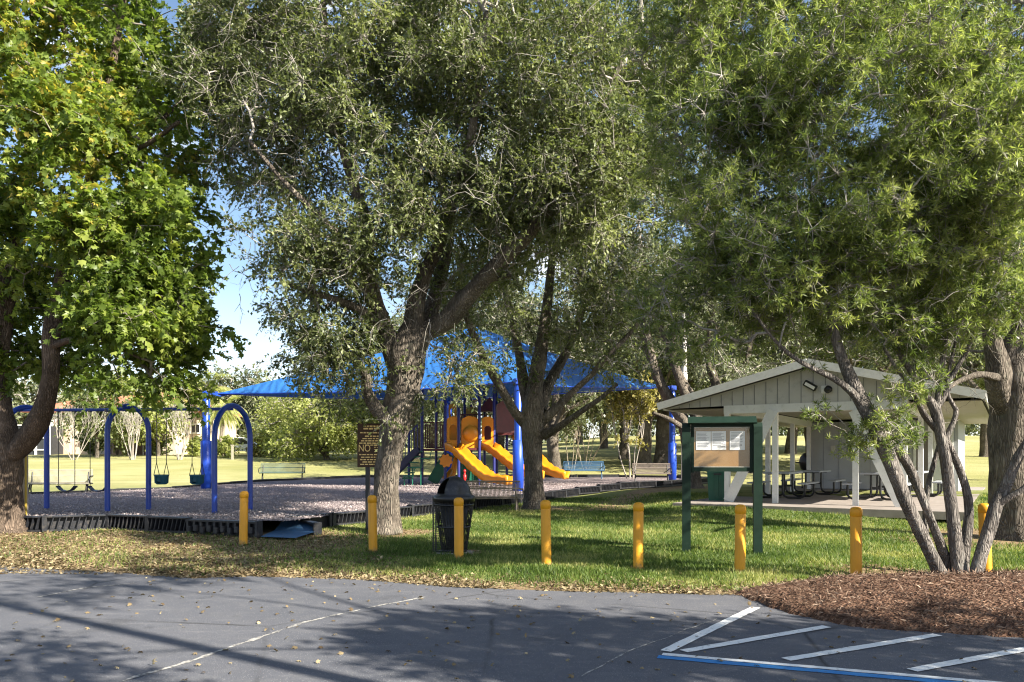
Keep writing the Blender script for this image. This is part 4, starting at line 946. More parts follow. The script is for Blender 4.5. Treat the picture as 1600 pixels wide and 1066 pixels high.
SIGNB = paint('brown_sign_board', (.070, .034, .016), .6, .3, 7, .3)
SIGNY = paint('cream_yellow_lettering', (.95, .66, .26), .6, .08, 9, .3)
RAMPB = paint('blue_rubber_mat', (.04, .11, .22), .7, .2, 6, .25, dirt=(.22, .22, .22))
CARW = paint('white_car_paint', (.75, .75, .75), .25, .03, 2, .6)
t = NT('cork'); v = t.coord((1, 1, 1)); c = t.mix(t.noise(v, 70, 4, .8), (.19, .10, .033), (.33, .195, .075)); c = t.mix(t.ramp(t.noise(v, 3, 3), [(.4, (0,0,0)), (.7, (.4,)*3)]).outputs[0], c, (.36, .23, .10))
CORK = t.out(t.pbsdf(c, .9, .1))
t = NT('shade_cloth'); v = t.coord()
wr = t.n('ShaderNodeTexWave', {'Vector': v, 'Scale': 1.1, 'Distortion': 9, 'Detail': 3, 'Detail Scale': .8}).outputs[1]
c = t.mix(t.noise(v, 1.2, 4), (.014, .085, .28), (.026, .13, .37))
pb = t.pbsdf(c, .45, .45, t.bump(t.math('ADD', t.math('MULTIPLY', wr, .5), t.noise(v, 3, 4)), .55, .09))
CLOTH = t.out(t.n('ShaderNodeMixShader', {0: .12, 1: pb, 2: t.n('ShaderNodeBsdfTranslucent', {'Color': (.02, .14, .5, 1)})}))
t = NT('clear_acrylic'); 
GLASS = t.out(t.n('ShaderNodeMixShader', {0: .05, 1: t.n('ShaderNodeBsdfTransparent'), 2: t.n('ShaderNodeBsdfGlossy', {'Roughness': .08})}))

# ---------------------------------------------------------------- bollards
bx = [(380, 14.3), (583, 13.5), (717, 12.45), (854, 11.85), (997, 11.5), (1156, 11.07), (1338, 10.55), (1541, 10.75)]
bl = ['yellow bollard farthest left, in front of the black kerb of the play area', 'yellow bollard in front of the oak trunk and brown rules sign', 'yellow bollard standing directly in front of the black litter bin', 'yellow bollard between the litter bin and the oak with the padded post',
      'yellow bollard between the open lawn and the noticeboard, left of its legs', 'yellow bollard in front of the gap between the noticeboard legs', 'yellow bollard on the lawn between the noticeboard and the yew pine', 'yellow bollard half hidden behind the stems of the yew pine']
b0 = empty('bollard', (0, 0, 0), 0, bl[0], 'bollard', 'yellow bollards along the edge of the car park')
MB().lathe((0, 0, 0), [(.0765, -.12), (.0765, .02), (.0735, .045), (.0735, .83), (.070, .838)], 28).build('sleeve', YELP, b0)
MB().lathe((0, 0, 0), [(.070, .838), (.0775, .843), (.0775, .915), (.073, .938), (.058, .955), (.032, .965), (.001, .968)], 28).build('cap', YELP, b0)
for i, (px, Yb) in enumerate(bx):
    o = b0 if i == 0 else copy_tree(b0)
    x = XW(px, Yb); o.location = (x, Yb, float(ground_z(np.array([x]), np.array([Yb]))[0]) + (float(mound_z(x, Yb)) if mound_h(x, Yb) > 0 else 0)); o['label'] = bl[i]
    o.rotation_euler = (R(random.uniform(-1.3, 1.3)), R(random.uniform(-1.3, 1.3)), random.uniform(0, 6))

# ---------------------------------------------------------------- notice board
kx, ky = 3.49, 13.25
k = empty('notice_board', (kx, ky, float(zg(kx, ky))), R(-11), 'dark green two-legged noticeboard with a cork panel under clear cover', 'noticeboard')
for sx_ in (-1, 1):
    mb = MB(); x = sx_ * .575
    mb.prism([(-.08, -.2), (.08, -.2), (.08, 2.06), (.02, 2.17), (-.03, 2.17), (-.08, 2.10)], -.07, .07, Matrix.Translation((x, 0, 0)) @ Matrix.Rotation(R(90), 4, 'Z') @ Matrix.Rotation(R(90), 4, 'X'))
    mb.box((x - sx_ * .1, .02, 1.76), (.05, .10, .84)); mb.build('post', KGREEN, k)
mb = MB(); mb.box((0, .02, 1.395), (.97, .11, .07)); mb.box((0, .02, 2.135), (.97, .11, .07)); mb.box((0, .05, 1.765), (.99, .03, .80)); mb.build('frame', KGREEN, k)
mb = MB(); mb.prism([(-.17, 2.165), (-.14, 2.145), (.12, 2.245), (.12, 2.275), (-.02, 2.275)], -.55, .55, Matrix.Rotation(R(90), 4, 'Z') @ Matrix.Rotation(R(90), 4, 'X')); mb.build('roof_cap', KGREEN, k)
MB().box((0, .025, 1.765), (.93, .012, .67)).build('cork_panel', CORK, k)
mb = MB()
for (c, d) in (((0, -.005, 2.095), (.95, .02, .016)), ((0, -.005, 1.435), (.95, .02, .016)), ((-.468, -.005, 1.765), (.014, .02, .645)), ((.468, -.005, 1.765), (.014, .02, .645))): mb.box(c, d)
mb.build('trim', paint('aluminium_trim', (.42, .40, .34), .4, .1, 8, .5, .4), k)
MB().box((0, -.002, 1.765), (.925, .004, .64)).build('clear_cover', GLASS, k)
Kmat = Matrix.Translation(k.location) @ Matrix.Rotation(R(-11), 4, 'Z')
pl = ['printed notice pinned leftmost on the cork panel', 'printed notice pinned in the middle, with a dark signature line', 'printed notice pinned alone on the right of the cork panel']
for i, (px_, w_, h_) in enumerate(((-.295, .24, .31), (-.047, .235, .31), (.252, .24, .315))):
    n_ = empty('notice_paper', Kmat @ Vector((px_, .014, 1.875)), R(-11), pl[i], 'notice', 'papers pinned in the noticeboard'); n_.rotation_euler = (0, R((.6, -.8, .3)[i]), R(-11))
    MB().box((0, 0, 0), (w_, .004, h_)).build('sheet', PAPER, n_)
    mb = MB(); rr = random.Random(i + 3); zt = h_ / 2 - .03
    while zt > -h_ / 2 + (.05 if i == 1 else .03):
        L = w_ * rr.uniform(.55, .84); mb.box((-(w_ * .84 - L) / 2, -.003, zt), (L, .002, .006)); zt -= rr.choice((.013, .013, .022))
    mb.build('print_lines', INK, n_)
    if i: mb = MB(); mb.box((.04 if i == 1 else .05, -.0035, -.105 if i == 1 else -.075), (.13 if i == 1 else .05, .002, .013)); mb.build('signature', INKD, n_)

# ---------------------------------------------------------------- rules sign
sx0, sy0 = -3.04, 16.75
sgn = empty('rules_sign', (sx0, sy0, float(zg(sx0, sy0)) - .19), R(3), 'brown routed rules sign on a dark post, half hidden by the leaning oak', 'sign')
MB().box((0, .05, .95), (.09, .09, 2.5)).build('post', BLACKM, sgn)
MB().box((.10, 0, 1.96), (.62, .05, .92), bev=.008).build('board', SIGNB, sgn)
mb = MB(); rr = random.Random(4)
def textmesh(body, size, extr=.004):
    cu = bpy.data.curves.new('lettering', 'FONT'); cu.body = body; cu.size = size; cu.extrude = extr; cu.align_x = 'LEFT'; ob = bpy.data.objects.new('tmp', cu); COL.objects.link(ob)
    dg = bpy.context.evaluated_depsgraph_get(); me = bpy.data.meshes.new_from_object(ob.evaluated_get(dg)); bpy.data.objects.remove(ob); bpy.data.curves.remove(cu); return me
me = textmesh('NO', .19); me.materials.append(SIGNY); o = link('lettering_no', me, sgn); o.location = (-.19, -.027, 1.83); o.rotation_euler = (R(90), 0, 0); o.scale = (.85, 1.1, 1); o.name = 'lettering'
for zt, hh, x0, x1 in ((2.36, .032, -.08, .30), (2.31, .032, -.08, .34), (2.225, .026, -.15, .36), (2.15, .03, -.05, .36), (2.10, .022, -.10, .36), (2.055, .026, -.13, .36), (2.005, .026, -.17, .30), (1.965, .02, -.05, .2),
    (1.99, .014, .14, .36), (1.95, .014, .14, .36), (1.91, .014, .14, .34), (1.87, .014, .14, .36), (1.83, .014, .14, .33), (1.765, .022, -.17, .30), (1.71, .022, -.13, .36), (1.66, .022, -.15, .30), (1.61, .022, -.1, .36), (1.56, .022, -.15, .2)):
    x = x0
    while x < x1:
        L = rr.uniform(.035, .10); mb.box((x + L / 2, -.027, zt), (L, .006, hh)); x += L + .018
mb.build('text_rows', SIGNY, sgn)

# ---------------------------------------------------------------- litter bin
tx, ty = -.97, 13.35
tb = empty('litter_bin', (tx, ty, float(zg(tx, ty))), 0, 'black litter bin with a domed lid and flared mesh body behind a bollard', 'litter bin')
MB().lathe((0, 0, 0), [(.13, .10), (.275, .90), (.26, .90), (.12, .12)], 28).build('liner', BLACKP, tb)
for pr_ in ([(.335, .86), (.35, .86), (.352, .95), (.335, .955), (.31, .95)], [(.325, .79), (.335, .79), (.335, .82), (.325, .82)], [(.275, .42), (.285, .42), (.285, .45), (.275, .45)], [(.205, .02), (.215, .02), (.215, .06), (.205, .06)]):
    MB().lathe((0, 0, 0), pr_, 32).build('hoop', BLACKM, tb)
mb = MB()
for i in range(40):
    a = 2 * PI * i / 40
    for sg in (-1, 1):
        a1 = a + sg * .25; mb.bar((.21 * math.cos(a), .21 * math.sin(a), .03), (.335 * math.cos(a1), .335 * math.sin(a1), .86), .007, .007)
mb.build('mesh_body', BLACKM, tb)
mb = MB(); prof = [(.29 * math.cos(a), .94 + .34 * math.sin(a)) for a in [i * PI / 2 / 10 for i in range(11)]]
prof = [(.325, .93), (.325, .96), (.295, .965)] + prof[1:-1] + [(.002, 1.28)]
n_ = 36; vs = []; fs = []
for r_, z_ in prof:
    for q in range(n_): vs.append((r_ * math.cos(2*PI*q/n_), r_ * math.sin(2*PI*q/n_), z_))
for i in range(len(prof) - 1):
    for q in range(n_):
        ang = 2 * PI * (q + .5) / n_; 
        if 3 <= i <= 9 and abs((ang - R(215) + PI) % (2*PI) - PI) < (.42 if i < 9 else .2): continue
        q2 = (q + 1) % n_; fs.append((i*n_+q, i*n_+q2, (i+1)*n_+q2, (i+1)*n_+q))
mb.add(vs, fs, True); lid = mb.build('dome_lid', BLACKP, tb); sm = lid.modifiers.new('Solid', 'SOLIDIFY'); sm.thickness = .012
mb = MB()
for x in (-.345, -.30): mb.box((x, -.06, .47), (.022, .03, .94))
mb.box((-.17, -.12, .03), (.32, .02, .025)); mb.box((-.17, -.12, .84), (.32, .02, .03)); mb.box((-.02, -.17, .45), (.02, .02, .88))
for i in range(26):
    z = .05 + i * .03; mb.bar((-.34, -.07, z), (-.02, -.17, z + .03), .004, .006)
mb.build('side_frame', BLACKM, tb)
MB().lathe((0, 0, 0), [(.33, -.05), (.33, .012), (.001, .012)], 24).build('base_slab', CONC, tb)

# ---------------------------------------------------------------- benches
def bench(px, Yb, z, rz, mat, label, w_=1.75, arms=True, blackarm=True, curl=False):
    x = XW(px, Yb); b = empty('park_bench', (x, Yb, z), rz, label, 'bench', 'benches round the playground'); am = BLACKM if blackarm else mat
    pr = [(-.20, .40), (-.23, .43), (-.20, .455), (.0, .44), (.20, .43)]
    mb = MB()
    def sheet(pr_, th=.018):
        up = [(p[0], p[1]) for p in pr_]; nsl = int(w_ / .034)
        for i in range(len(up) - 1):
            a, c = up[i], up[i+1]; [mb.bar((xx, a[0], a[1]), (xx, c[0], c[1]), .017, th, up=(0, -(c[1]-a[1]), (c[0]-a[0]))) for xx in [-w_ / 2 + w_ * k / nsl for k in range(nsl + 1)]]
    sheet(pr); [mb.tube([(-w_/2, p[0], p[1]), (w_/2, p[0], p[1])], .016, 6) for p in (pr[1], pr[-1])]; mb.build('seat', mat, b)
    mb = MB(); sheet([(.22, .47), (.25, .60), (.285, .76), (.30, .86), (.33, .89)]); [mb.tube([(-w_/2, p[0], p[1]), (w_/2, p[0], p[1])], .02, 6) for p in ((.22, .47), (.275, .70), (.33, .89))]; mb.build('backrest', mat, b)
    for s in (-1, 1):
        xx = s * (w_ / 2 - .12); mb = MB(); mb.tube([(xx, -.2, -.05), (xx, -.2, .02), (xx, -.05, .25), (xx, .02, .43)], .025, 8); mb.tube([(xx, .22, -.05), (xx, .2, .02), (xx, .12, .25), (xx, .20, .45), (xx, .30, .82)], .025, 8); mb.build('leg', am, b)
        if arms:
            xa = s * (w_ / 2 + .02); mb = MB(); pts = [(xa, .26, .68)] + [(xa, .0 - .24 * math.sin(a), .55 + .13 * math.cos(a)) for a in [i * PI / 6 for i in range(7)]] + [(xa, .2, .42)]; mb.tube(pts, .022, 8); mb.build('armrest', am, b)
    return b
zf = lambda px, Y: float(zg(XW(px, Y), Y))
bench(91, 27.3, zf(91, 27.3) + .05, R(14), CREAM, 'cream bench with black looped arms beyond the belt swings', 2.0)
bench(441, 40.5, zf(441, 40.5) + .02, R(8), BGREEN, 'pale sage bench at the far edge of the playground, left of the rules sign', 2.2)
bench(764, 21.3, zf(764, 21.3) - .10, R(180 - 8), BGREY, 'brown-grey bench seen from behind, in front of the yellow slides', 1.75, True, False)
bench(912, 41.5, float(zp(41.5)), R(-3), BBLUE, 'light blue bench at the far edge, right of the curling yellow slide', 2.1, True, False)
bench(1018, 36.2, zf(1018, 36.2) + .1, R(-6), BGREY, 'low grey bench left of the far right padded canopy post', 1.7)

# ---------------------------------------------------------------- playground kerb
PB = empty('playground_border', (0, 0, 0), 0, 'black ribbed plastic border round the wood chip play area', 'kerb border')
def kerb(a, b, h, base, name='border_panel', ribs=True):
    a = Vector(a); b = Vector(b); d = b - a; L = d.length; ang = math.atan2(d.y, d.x); z = base((a.x + b.x) / 2, (a.y + b.y) / 2); mb = MB()
    mb.box((0, .05, h / 2 - .06), (L - .02, .05, h + .08)); mb.box((0, 0, h), (L - .006, .19, .035), bev=.008); mb.box((0, 0, .0), (L - .01, .15, .04))
    if ribs:
        nr = int(L / .11)
        for i in range(nr):
            x = -L / 2 + (i + .5) * L / nr; mb.bar((x - .03, -.035, .03), (x + .03, -.03, h - .02), .016, .10, up=(0, 1, 0))
    mb.box((-L / 2 + .05, -.01, h / 2), (.09, .16, h + .05)); mb.box((-L / 2 + .05, 0, h + .01), (.07, .07, .05))
    o = mb.build(name, BORDER, PB); o.location = ((a.x + b.x) / 2, (a.y + b.y) / 2, z); o.rotation_euler = (0, 0, ang); return o
def kerb_run(pts, step, hf, base):
    for i in range(len(pts) - 1):
        a, b = Vector(pts[i]), Vector(pts[i+1]); n = max(1, round((b - a).length / step))
        for k_ in range(n): kerb(a + (b - a) * k_ / n, a + (b - a) * (k_ + 1) / n, hf, base)
base0 = lambda x, y: float(zg(x, y)) + .02
kerb_run([(-13, 16.55), (-9.65, 16.35), (-8.55, 16.85), (-6.5, 16.05)], 1.22, .28, base0)
kerb_run([(-3.95, 17.3), (-.36, 22.65), (2.3, 28.45)], 1.22, .24, base0)
kerb_run([(2.3, 28.45), (9.6, 38.45), (9.0, 43)], 1.5, .22, lambda x, y: float(zg(x, y)) + .06)
kerb_run([(9.0, 43), (6, 44.5), (-8.2, 44), (-11.9, 37), (-12.9, 30.4), (-16, 26.2), (-18, 25.8)], 2.4, .16, lambda x, y: float(zg(x, y)) + .05)
# access ramp: a chunky kerb face, a blue mat and a low side wall
RP = empty('access_ramp', (-4.4, 15.9, float(zg(-4.4, 15.9))), 0, 'black plastic ramp entrance with notched blocks and a blue mat', 'ramp')
def rb(name, a, b, h, z0=0., notch=False):
    a = Vector(a) - Vector((-4.4, 15.9)); b = Vector(b) - Vector((-4.4, 15.9)); d = b - a; L = d.length; mb = MB(); M = Matrix.Translation(((a.x+b.x)/2, (a.y+b.y)/2, z0)) @ Matrix.Rotation(math.atan2(d.y, d.x), 4, 'Z')
    mb.box((0, .04, h / 2 - .06), (L, .05, h + .1)); mb.box((0, 0, h), (L, .16, .04), bev=.008)
    if notch:
        for i in range(int(L / .17)):
            x = -L / 2 + .06 + i * .17; mb.box((x + .03, -.05, .10 + .03 * (i % 2)), (.10, .12, .12), bev=.012); mb.box((x - .03, -.02, h * .6), (.05, .10, h * .7))
    mb.box((L / 2 - .03, 0, h / 2), (.07, .17, h + .06), bev=.01); return mb.build(name, BORDER, RP, M)
rb('notched_kerb', (-6.5, 16.0), (-4.86, 15.35), .28, 0, True); rb('side_wall', (-4.55, 16.9), (-3.84, 15.75), .20, 0.02); rb('side_wall', (-4.7, 16.6), (-3.95, 17.3), .26, .04)
MB().add([(-.40, -.72, .025), (.34, -.98, .025), (.52, -.15, .07), (-.38, .12, .07), (.12, .95, .26), (-.38, .80, .26)], [(0, 1, 2, 3), (3, 2, 4, 5)]).build('mat', RAMPB, RP)

# ---------------------------------------------------------------- swings
SW = empty('swing_set', (-8.98, 18.6, float(zp(18.6))), 0, 'blue arched swing frame over the wood chips', 'swing set')
W0 = Vector(SW.location)
AC = [(Vector((-9.3, 18.3)), Vector((-8.66, 18.97))), (Vector((-6.67, 17.85)), Vector((-6.24, 18.97))), (Vector((-11.9, 18.7)), Vector((-11.25, 19.25)))]
for a, b in AC:
    c = (a + b) / 2; hw = (b - a).length / 2; d = (b - a).normalized(); pts = [(a.x - W0.x, a.y - W0.y, -.1)]
    zt = 2.44; zs = zt - hw * 1.25
    pts.append((a.x - W0.x, a.y - W0.y, zs * .5))
    for i in range(13):
        th = PI - PI * i / 12; q = c + d * (hw * math.cos(th)); pts.append((q.x - W0.x, q.y - W0.y, zs + hw * 1.25 * math.sin(th)))
    pts += [(b.x - W0.x, b.y - W0.y, zs * .5), (b.x - W0.x, b.y - W0.y, -.1)]
    MB().tube(pts, .062, 14).build('arch', BLUEP, SW)
cs = [(a + b) / 2 for a, b in AC]; mb = MB(); bz = 2.36
mb.tube([(cs[2].x - W0.x - .3, cs[2].y - W0.y, bz), (cs[0].x - W0.x, cs[0].y - W0.y, bz)], .036, 12); mb.tube([(cs[0].x - W0.x, cs[0].y - W0.y, bz), (cs[1].x - W0.x, cs[1].y - W0.y, bz)], .036, 12)
beam = mb.build('beam', BLUEP, SW)
def on_beam(px):
    best = None
    for p, q in ((cs[2], cs[0]), (cs[0], cs[1])):
        for i in range(101):
            r_ = p + (q - p) * i / 100; e = abs(CX + r_.x / r_.y * F - px)
            if best is None or e < best[0]: best = (e, r_, (q - p).normalized())
    return best[1], best[2]
def swing(px, bucket, label):
    p, d = on_beam(px); s = empty('bucket_swing' if bucket else 'belt_swing', (p.x, p.y, W0.z + (.78 if bucket else .52)), math.atan2(d.y, d.x), label, 'swing', 'swings hanging from the blue frame'); h = bz - (.78 if bucket else .52)
    sw = .12 if bucket else .21
    if bucket:
        mb = MB(); n_ = 20; vs = []; fs = []; pr_ = [(.10, -.17), (.15, -.13), (.155, .02), (.165, .03), (.165, .06), (.145, .06), (.14, -.1)]
        for r_, z_ in pr_:
            for q in range(n_): vs.append((r_ * math.cos(2*PI*q/n_) * 1.05, r_ * math.sin(2*PI*q/n_) * .9, z_))
        for i in range(len(pr_) - 1):
            for q in range(n_):
                if i == 1 and abs(abs(2*PI*(q+.5)/n_ - 1.5*PI)) < .45: continue
                q2 = (q + 1) % n_; fs.append((i*n_+q, i*n_+q2, (i+1)*n_+q2, (i+1)*n_+q))
        mb.add(vs, fs, True); mb.build('seat', paint('teal_rubber', (.02, .10, .15), .5, .15, 6), s)
    else:
        mb = MB(); pts = [(-.21, .02), (-.14, -.05), (0, -.085), (.14, -.05), (.21, .02)]
        for i in range(4): mb.bar((pts[i][0], 0, pts[i][1]), (pts[i+1][0], 0, pts[i+1][1]), .14, .016, up=(0, 0, 1))
        mb.box((-.22, 0, .03), (.03, .13, .04)); mb.box((.22, 0, .03), (.03, .13, .04)); mb.build('seat', NAVY, s)
    for sg in (-1, 1):
        mb = MB()
        if bucket: mb.tube([(sg * sw, -.12, .05), (sg * sw, 0, .34), (sg * sw, .12, .05)], .009, 5)
        mb.tube([(sg * sw, 0, .34 if bucket else .03), (sg * sw, 0, h - .03)], .009, 5); mb.box((sg * sw, 0, h - .02), (.05, .09, .07)); mb.build('chain', CHAIN, s)
swing(104, False, 'belt swing nearest the leftmost swing post'); swing(153, False, 'belt swing beside the middle arch'); swing(252, True, 'teal bucket swing nearer the middle arch'); swing(308, True, 'teal bucket swing nearer the right arch, in front of the canopy post')

# ---------------------------------------------------------------- shade canopy
CN = empty('shade_canopy', (0, 34, float(zp(34))), 0, 'large blue fabric sun canopy on padded blue posts over the play structure', 'canopy')
O = Vector(CN.location)
cp = {'l': (-11.6, 30.2, 4.05), 'f': (.22, 28.5, 4.36), 'r': (7.65, 38.0, 4.95), 'b': (-3.2, 40.5, 4.5)}
for key, (x, y, zt) in cp.items():
    z0 = float(zp(y)) - .1
    MB().lathe((x - O.x, y - O.y, 0), [(.14, z0 - O.z), (.14, zt - O.z - .25), (.10, zt - O.z - .2), (.10, zt - O.z)], 18).build('post', BLUEP, CN)
    MB().lathe((x - O.x, y - O.y, z0 - O.z), [(.15, .06), (.195, .07), (.20, 1.9), (.15, 1.92)], 18).build('pad', PADB, CN)
    mb = MB(); d = Vector((-1.5 - x, 34 - y, 0)).normalized(); mb.bar(Vector((x, y, zt - .05)) - O, Vector((x, y, zt - .05)) - O + d * .42 + Vector((0, 0, .03)), .12, .2); mb.box((x - O.x, y - O.y, zt - O.z - .02), (.30, .30, .22), math.atan2(d.y, d.x), bev=.02); mb.build('bracket', BLUEP, CN)
apex = Vector((-1.6, 34.2, 7.25)); ring = [Vector(cp[q]) for q in 'lfrb']; mb = MB(); cen = sum(ring, Vector()) / 4
ring = [p + (Vector((cen.x, cen.y, p.z)) - p).normalized() * .34 for p in ring]
n_ = 22
for i in range(4):
    a, b = ring[i], ring[(i+1) % 4]; vs = []; fs = []; idx = {}
    for u in range(n_ + 1):
        for v_ in range(n_ + 1):
            s_ = u / n_; e = a + (b - a) * s_; sagE = 4 * s_ * (1 - s_); e = e + (Vector((cen.x, cen.y, e.z)) - e).normalized() * sagE * 1.15 + Vector((0, 0, -.05 * sagE))
            q = v_ / n_; p = e + (apex - e) * q; p.z -= .42 * 4 * q * (1 - q) * (.35 + .65 * sagE) * .6
            p.z += .02 * noise.noise((p.x * 1.3, p.y * 1.3, 2)) * (1 if q < .98 else 0)
            idx[u, v_] = len(vs); vs.append(p - O)
    for u in range(n_):
        for v_ in range(n_): fs.append((idx[u, v_], idx[u+1, v_], idx[u+1, v_+1], idx[u, v_+1]))
    mb.add(vs, fs, True)
mb.build('canopy_fabric', CLOTH, CN)
mb = MB()
for i in range(4):
    a, b = ring[i], ring[(i+1) % 4]; pts = []
    for u in range(13):
        s_ = u / 12; e = a + (b - a) * s_; sagE = 4 * s_ * (1 - s_); e = e + (Vector((cen.x, cen.y, e.z)) - e).normalized() * sagE * .75 + Vector((0, 0, -.07 * sagE)); pts.append(e - O)
    mb.tube(pts, .028, 6); mb.tube([ring[i] - O + Vector((0, 0, -.12)), apex - O + Vector((0, 0, -.35))], .05, 8)
mb.build('rafters', BLUEP, CN)

# ---------------------------------------------------------------- play structure
PS = empty('play_structure', (-2, 34, float(zp(34))), 0, 'play structure with yellow slides, maroon railings and dark blue posts under the canopy', 'play structure')
O2 = Vector(PS.location); sc_ = F / 34.0
def lx(px, Y=34): return XW(px, Y) - O2.x
def lz(py, Y=34): return H + (HY - py) * Y / F - O2.z
for px, Yp, top in ((659.5, 33.4, 604), (681.6, 35, 604), (695.6, 33, 602), (716.7, 33, 598), (726, 36, 590), (736, 37, 606), (749, 33, 602), (757, 36.5, 586), (772, 33.6, 604), (776, 36, 606), (792, 35.4, 622), (639, 35, 655), (806, 36.5, 630)):
    z1 = lz(top, Yp); MB().lathe((lx(px, Yp), Yp - 34, 0), [(.062, -.2), (.062, z1), (.05, z1 + .03), (.001, z1 + .04)], 12).build('post', PURP if px > 660 else PURP, PS)
D0 = 1.47
def deck(x0, x1, y0, y1, z): return MB().box(((lx(x0) + lx(x1)) / 2, (y0 + y1) / 2 - 34, z), (lx(x1) - lx(x0), y1 - y0, .09)).build('deck', MAROON, PS)
deck(659, 697, 33.4, 35.2, D0); deck(698, 751, 33, 35.6, D0 + .02); deck(752, 776, 33.4, 36, D0 + .04); deck(777, 806, 34.6, 36.6, D0 + .7)
def archpanel(px0, px1, py0, py1, Yp, hole, mat, name='arch_panel', scallop=False):
    w_ = XW(px1, Yp) - XW(px0, Yp); z0, z1 = lz(py1, Yp), lz(py0, Yp); h_ = z1 - z0; n_ = 14
    out = [(-w_/2, 0), (-w_/2, h_ - w_ * .3)] + [(-w_/2 * math.cos(PI * i / n_), h_ - w_ * .3 + w_ * .3 * math.sin(PI * i / n_) * (1 + (.12 * abs(math.sin(3.5 * PI * i / n_)) if scallop else 0))) for i in range(1, n_)] + [(w_/2, h_ - w_ * .3), (w_/2, 0)]
    M = Matrix.Translation(((XW(px0, Yp) + XW(px1, Yp)) / 2 - O2.x, Yp - 34, z0)) @ Matrix.Rotation(R(90), 4, 'X'); mb = MB()
    if hole:
        hw, hb, ht_ = hole; inn = [(-hw, hb), (-hw, ht_ - hw)] + [(-hw * math.cos(PI * i / n_), ht_ - hw + hw * math.sin(PI * i / n_)) for i in range(1, n_)] + [(hw, ht_ - hw), (hw, hb)]
        k_ = len(out); vs = [M @ Vector((*p, d)) for d in (-.03, .03) for p in out + inn]; fs = []
        for i in range(k_):
            j = (i + 1) % k_
            fs += [(k_*2 + i, k_*2 + j, k_*3 + j, k_*3 + i), (i, k_ + i, k_ + j, j), (i, j, 2*k_ + j, 2*k_ + i), (k_ + i, 3*k_ + i, 3*k_ + j, k_ + j)]
        mb.add(vs, fs)
    else: mb.prism(out, -.03, .03, M)
    return mb.build(name, mat, PS)
archpanel(698, 718, 651, 703, 33.05, (.155, .40, 1.05), SLIDE2); archpanel(753, 771, 651, 703, 33.55, (.14, .42, 1.02), SLIDE2)
MB().box((lx(708, 33.4), -.55, lz(680, 33.4)), (.42, .04, .85)).build('recess_panel', SLIDE2, PS); MB().box((lx(762, 34.4), .4, lz(682, 34.4)), (.5, .04, .9)).build('recess_panel', MAROON, PS)
bp = archpanel(721, 748, 651, 702, 33.1, None, SLIDE2, 'bubble_panel', True)
MB().lathe((0, 0, 0), [(.345, 0), (.34, .03), (.30, .11), (.22, .18), (.11, .22), (.001, .23)], 24).build('bubble', SLIDE2, bp, Matrix.Translation((lx(736, 33.1), 33.1 - 34 - .03, lz(678, 33.1))) @ Matrix.Rotation(R(90), 4, 'X'))
archpanel(701, 713, 631, 656, 35.6, (.09, .15, .52), SLIDE2, 'tower_window')
archpanel(728, 746, 636, 660, 36.4, None, paint('dull_yellow_panel', (.42, .30, .05), .5, .1, 4), 'back_panel')
# railings
def rail(x0, y0, x1, y1, z0, z1, n, mat=MAROON, r_=.018):
    mb = MB(); a = Vector((x0, y0, 0)); b = Vector((x1, y1, 0))
    for z in (z0, z1): mb.tube([a + Vector((0, 0, z)), b + Vector((0, 0, z))], r_ * 1.3, 6)
    for i in range(n + 1):
        p = a + (b - a) * i / n; mb.tube([p + Vector((0, 0, z0)), p + Vector((0, 0, z1))], r_, 6)
    return mb.build('railing', mat, PS)
rail(lx(661), -.55, lx(680), -.4, D0 + .1, D0 + 1.15, 7); rail(lx(683), -.5, lx(695), -.7, D0 + .1, D0 + 1.15, 5); rail(lx(661), 1.1, lx(697), 1.1, D0 + .1, D0 + 1.1, 12); rail(lx(775), .5, lx(806), 1.2, D0 + .8, D0 + 1.9, 12); rail(lx(700), 1.6, lx(775), 2.2, D0 + .1, D0 + 1.6, 22)
mb = MB(); mb.add([(lx(776), .4, D0 + .75), (lx(806), .9, D0 + .75), (lx(806), .9, D0 + 1.75), (lx(791), .65, D0 + 2.25), (lx(776), .4, D0 + 1.95)], [(0, 1, 2, 3, 4)]); o = mb.build('tower_panel', MAROON, PS); q = o.modifiers.new('Solid', 'SOLIDIFY'); q.thickness = .05
mb = MB(); mb.prism([(-.55, 0), (.55, 0), (0, .62)], -.5, .5, Matrix.Translation((lx(765, 36), 2.2, D0 + 1.75)) @ Matrix.Rotation(R(90), 4, 'X')); mb.build('tower_roof', MAROON, PS)
# slides
def slide(pts, w_, name='slide', mat=SLIDE, wall=.24):
    """trough swept along pts"""
    P_ = [Vector(p) for p in pts]; q = catmull([(*p, .1) for p in P_], .12)[:,:3]; mb = MB(); prof = [(-w_/2 - .05, wall * .75), (-w_/2 - .04, wall), (-w_/2, wall), (-w_/2 + .05, .06), (0, .02), (w_/2 - .05, .06), (w_/2, wall), (w_/2 + .04, wall), (w_/2 + .05, wall * .75), (w_/2 + .02, -.07), (-w_/2 - .02, -.07)]
    vs = []; fs = []; N = len(q); m = len(prof)
    for i in range(N):
        tt = Vector(q[min(i+1, N-1)] - q[max(i-1, 0)]).normalized(); s_ = tt.cross(Vector((0, 0, 1))).normalized(); u = s_.cross(tt)
        k_ = 1 + .10 * math.sin(i * 1.9)
        for a, b in prof: vs.append(Vector(q[i]) + s_ * a + u * (b * (k_ if b > .1 else (1 + .25 * math.sin(i * 1.9)) if b < 0 else 1)))
    for i in range(N - 1):
        for j in range(m):
            j2 = (j + 1) % m; fs.append((i*m+j, i*m+j2, (i+1)*m+j2, (i+1)*m+j))
    fs += [tuple(range(m))[::-1], tuple((N-1)*m + j for j in range(m))]
    mb.add(vs, fs, True); return mb.build(name, mat, PS)
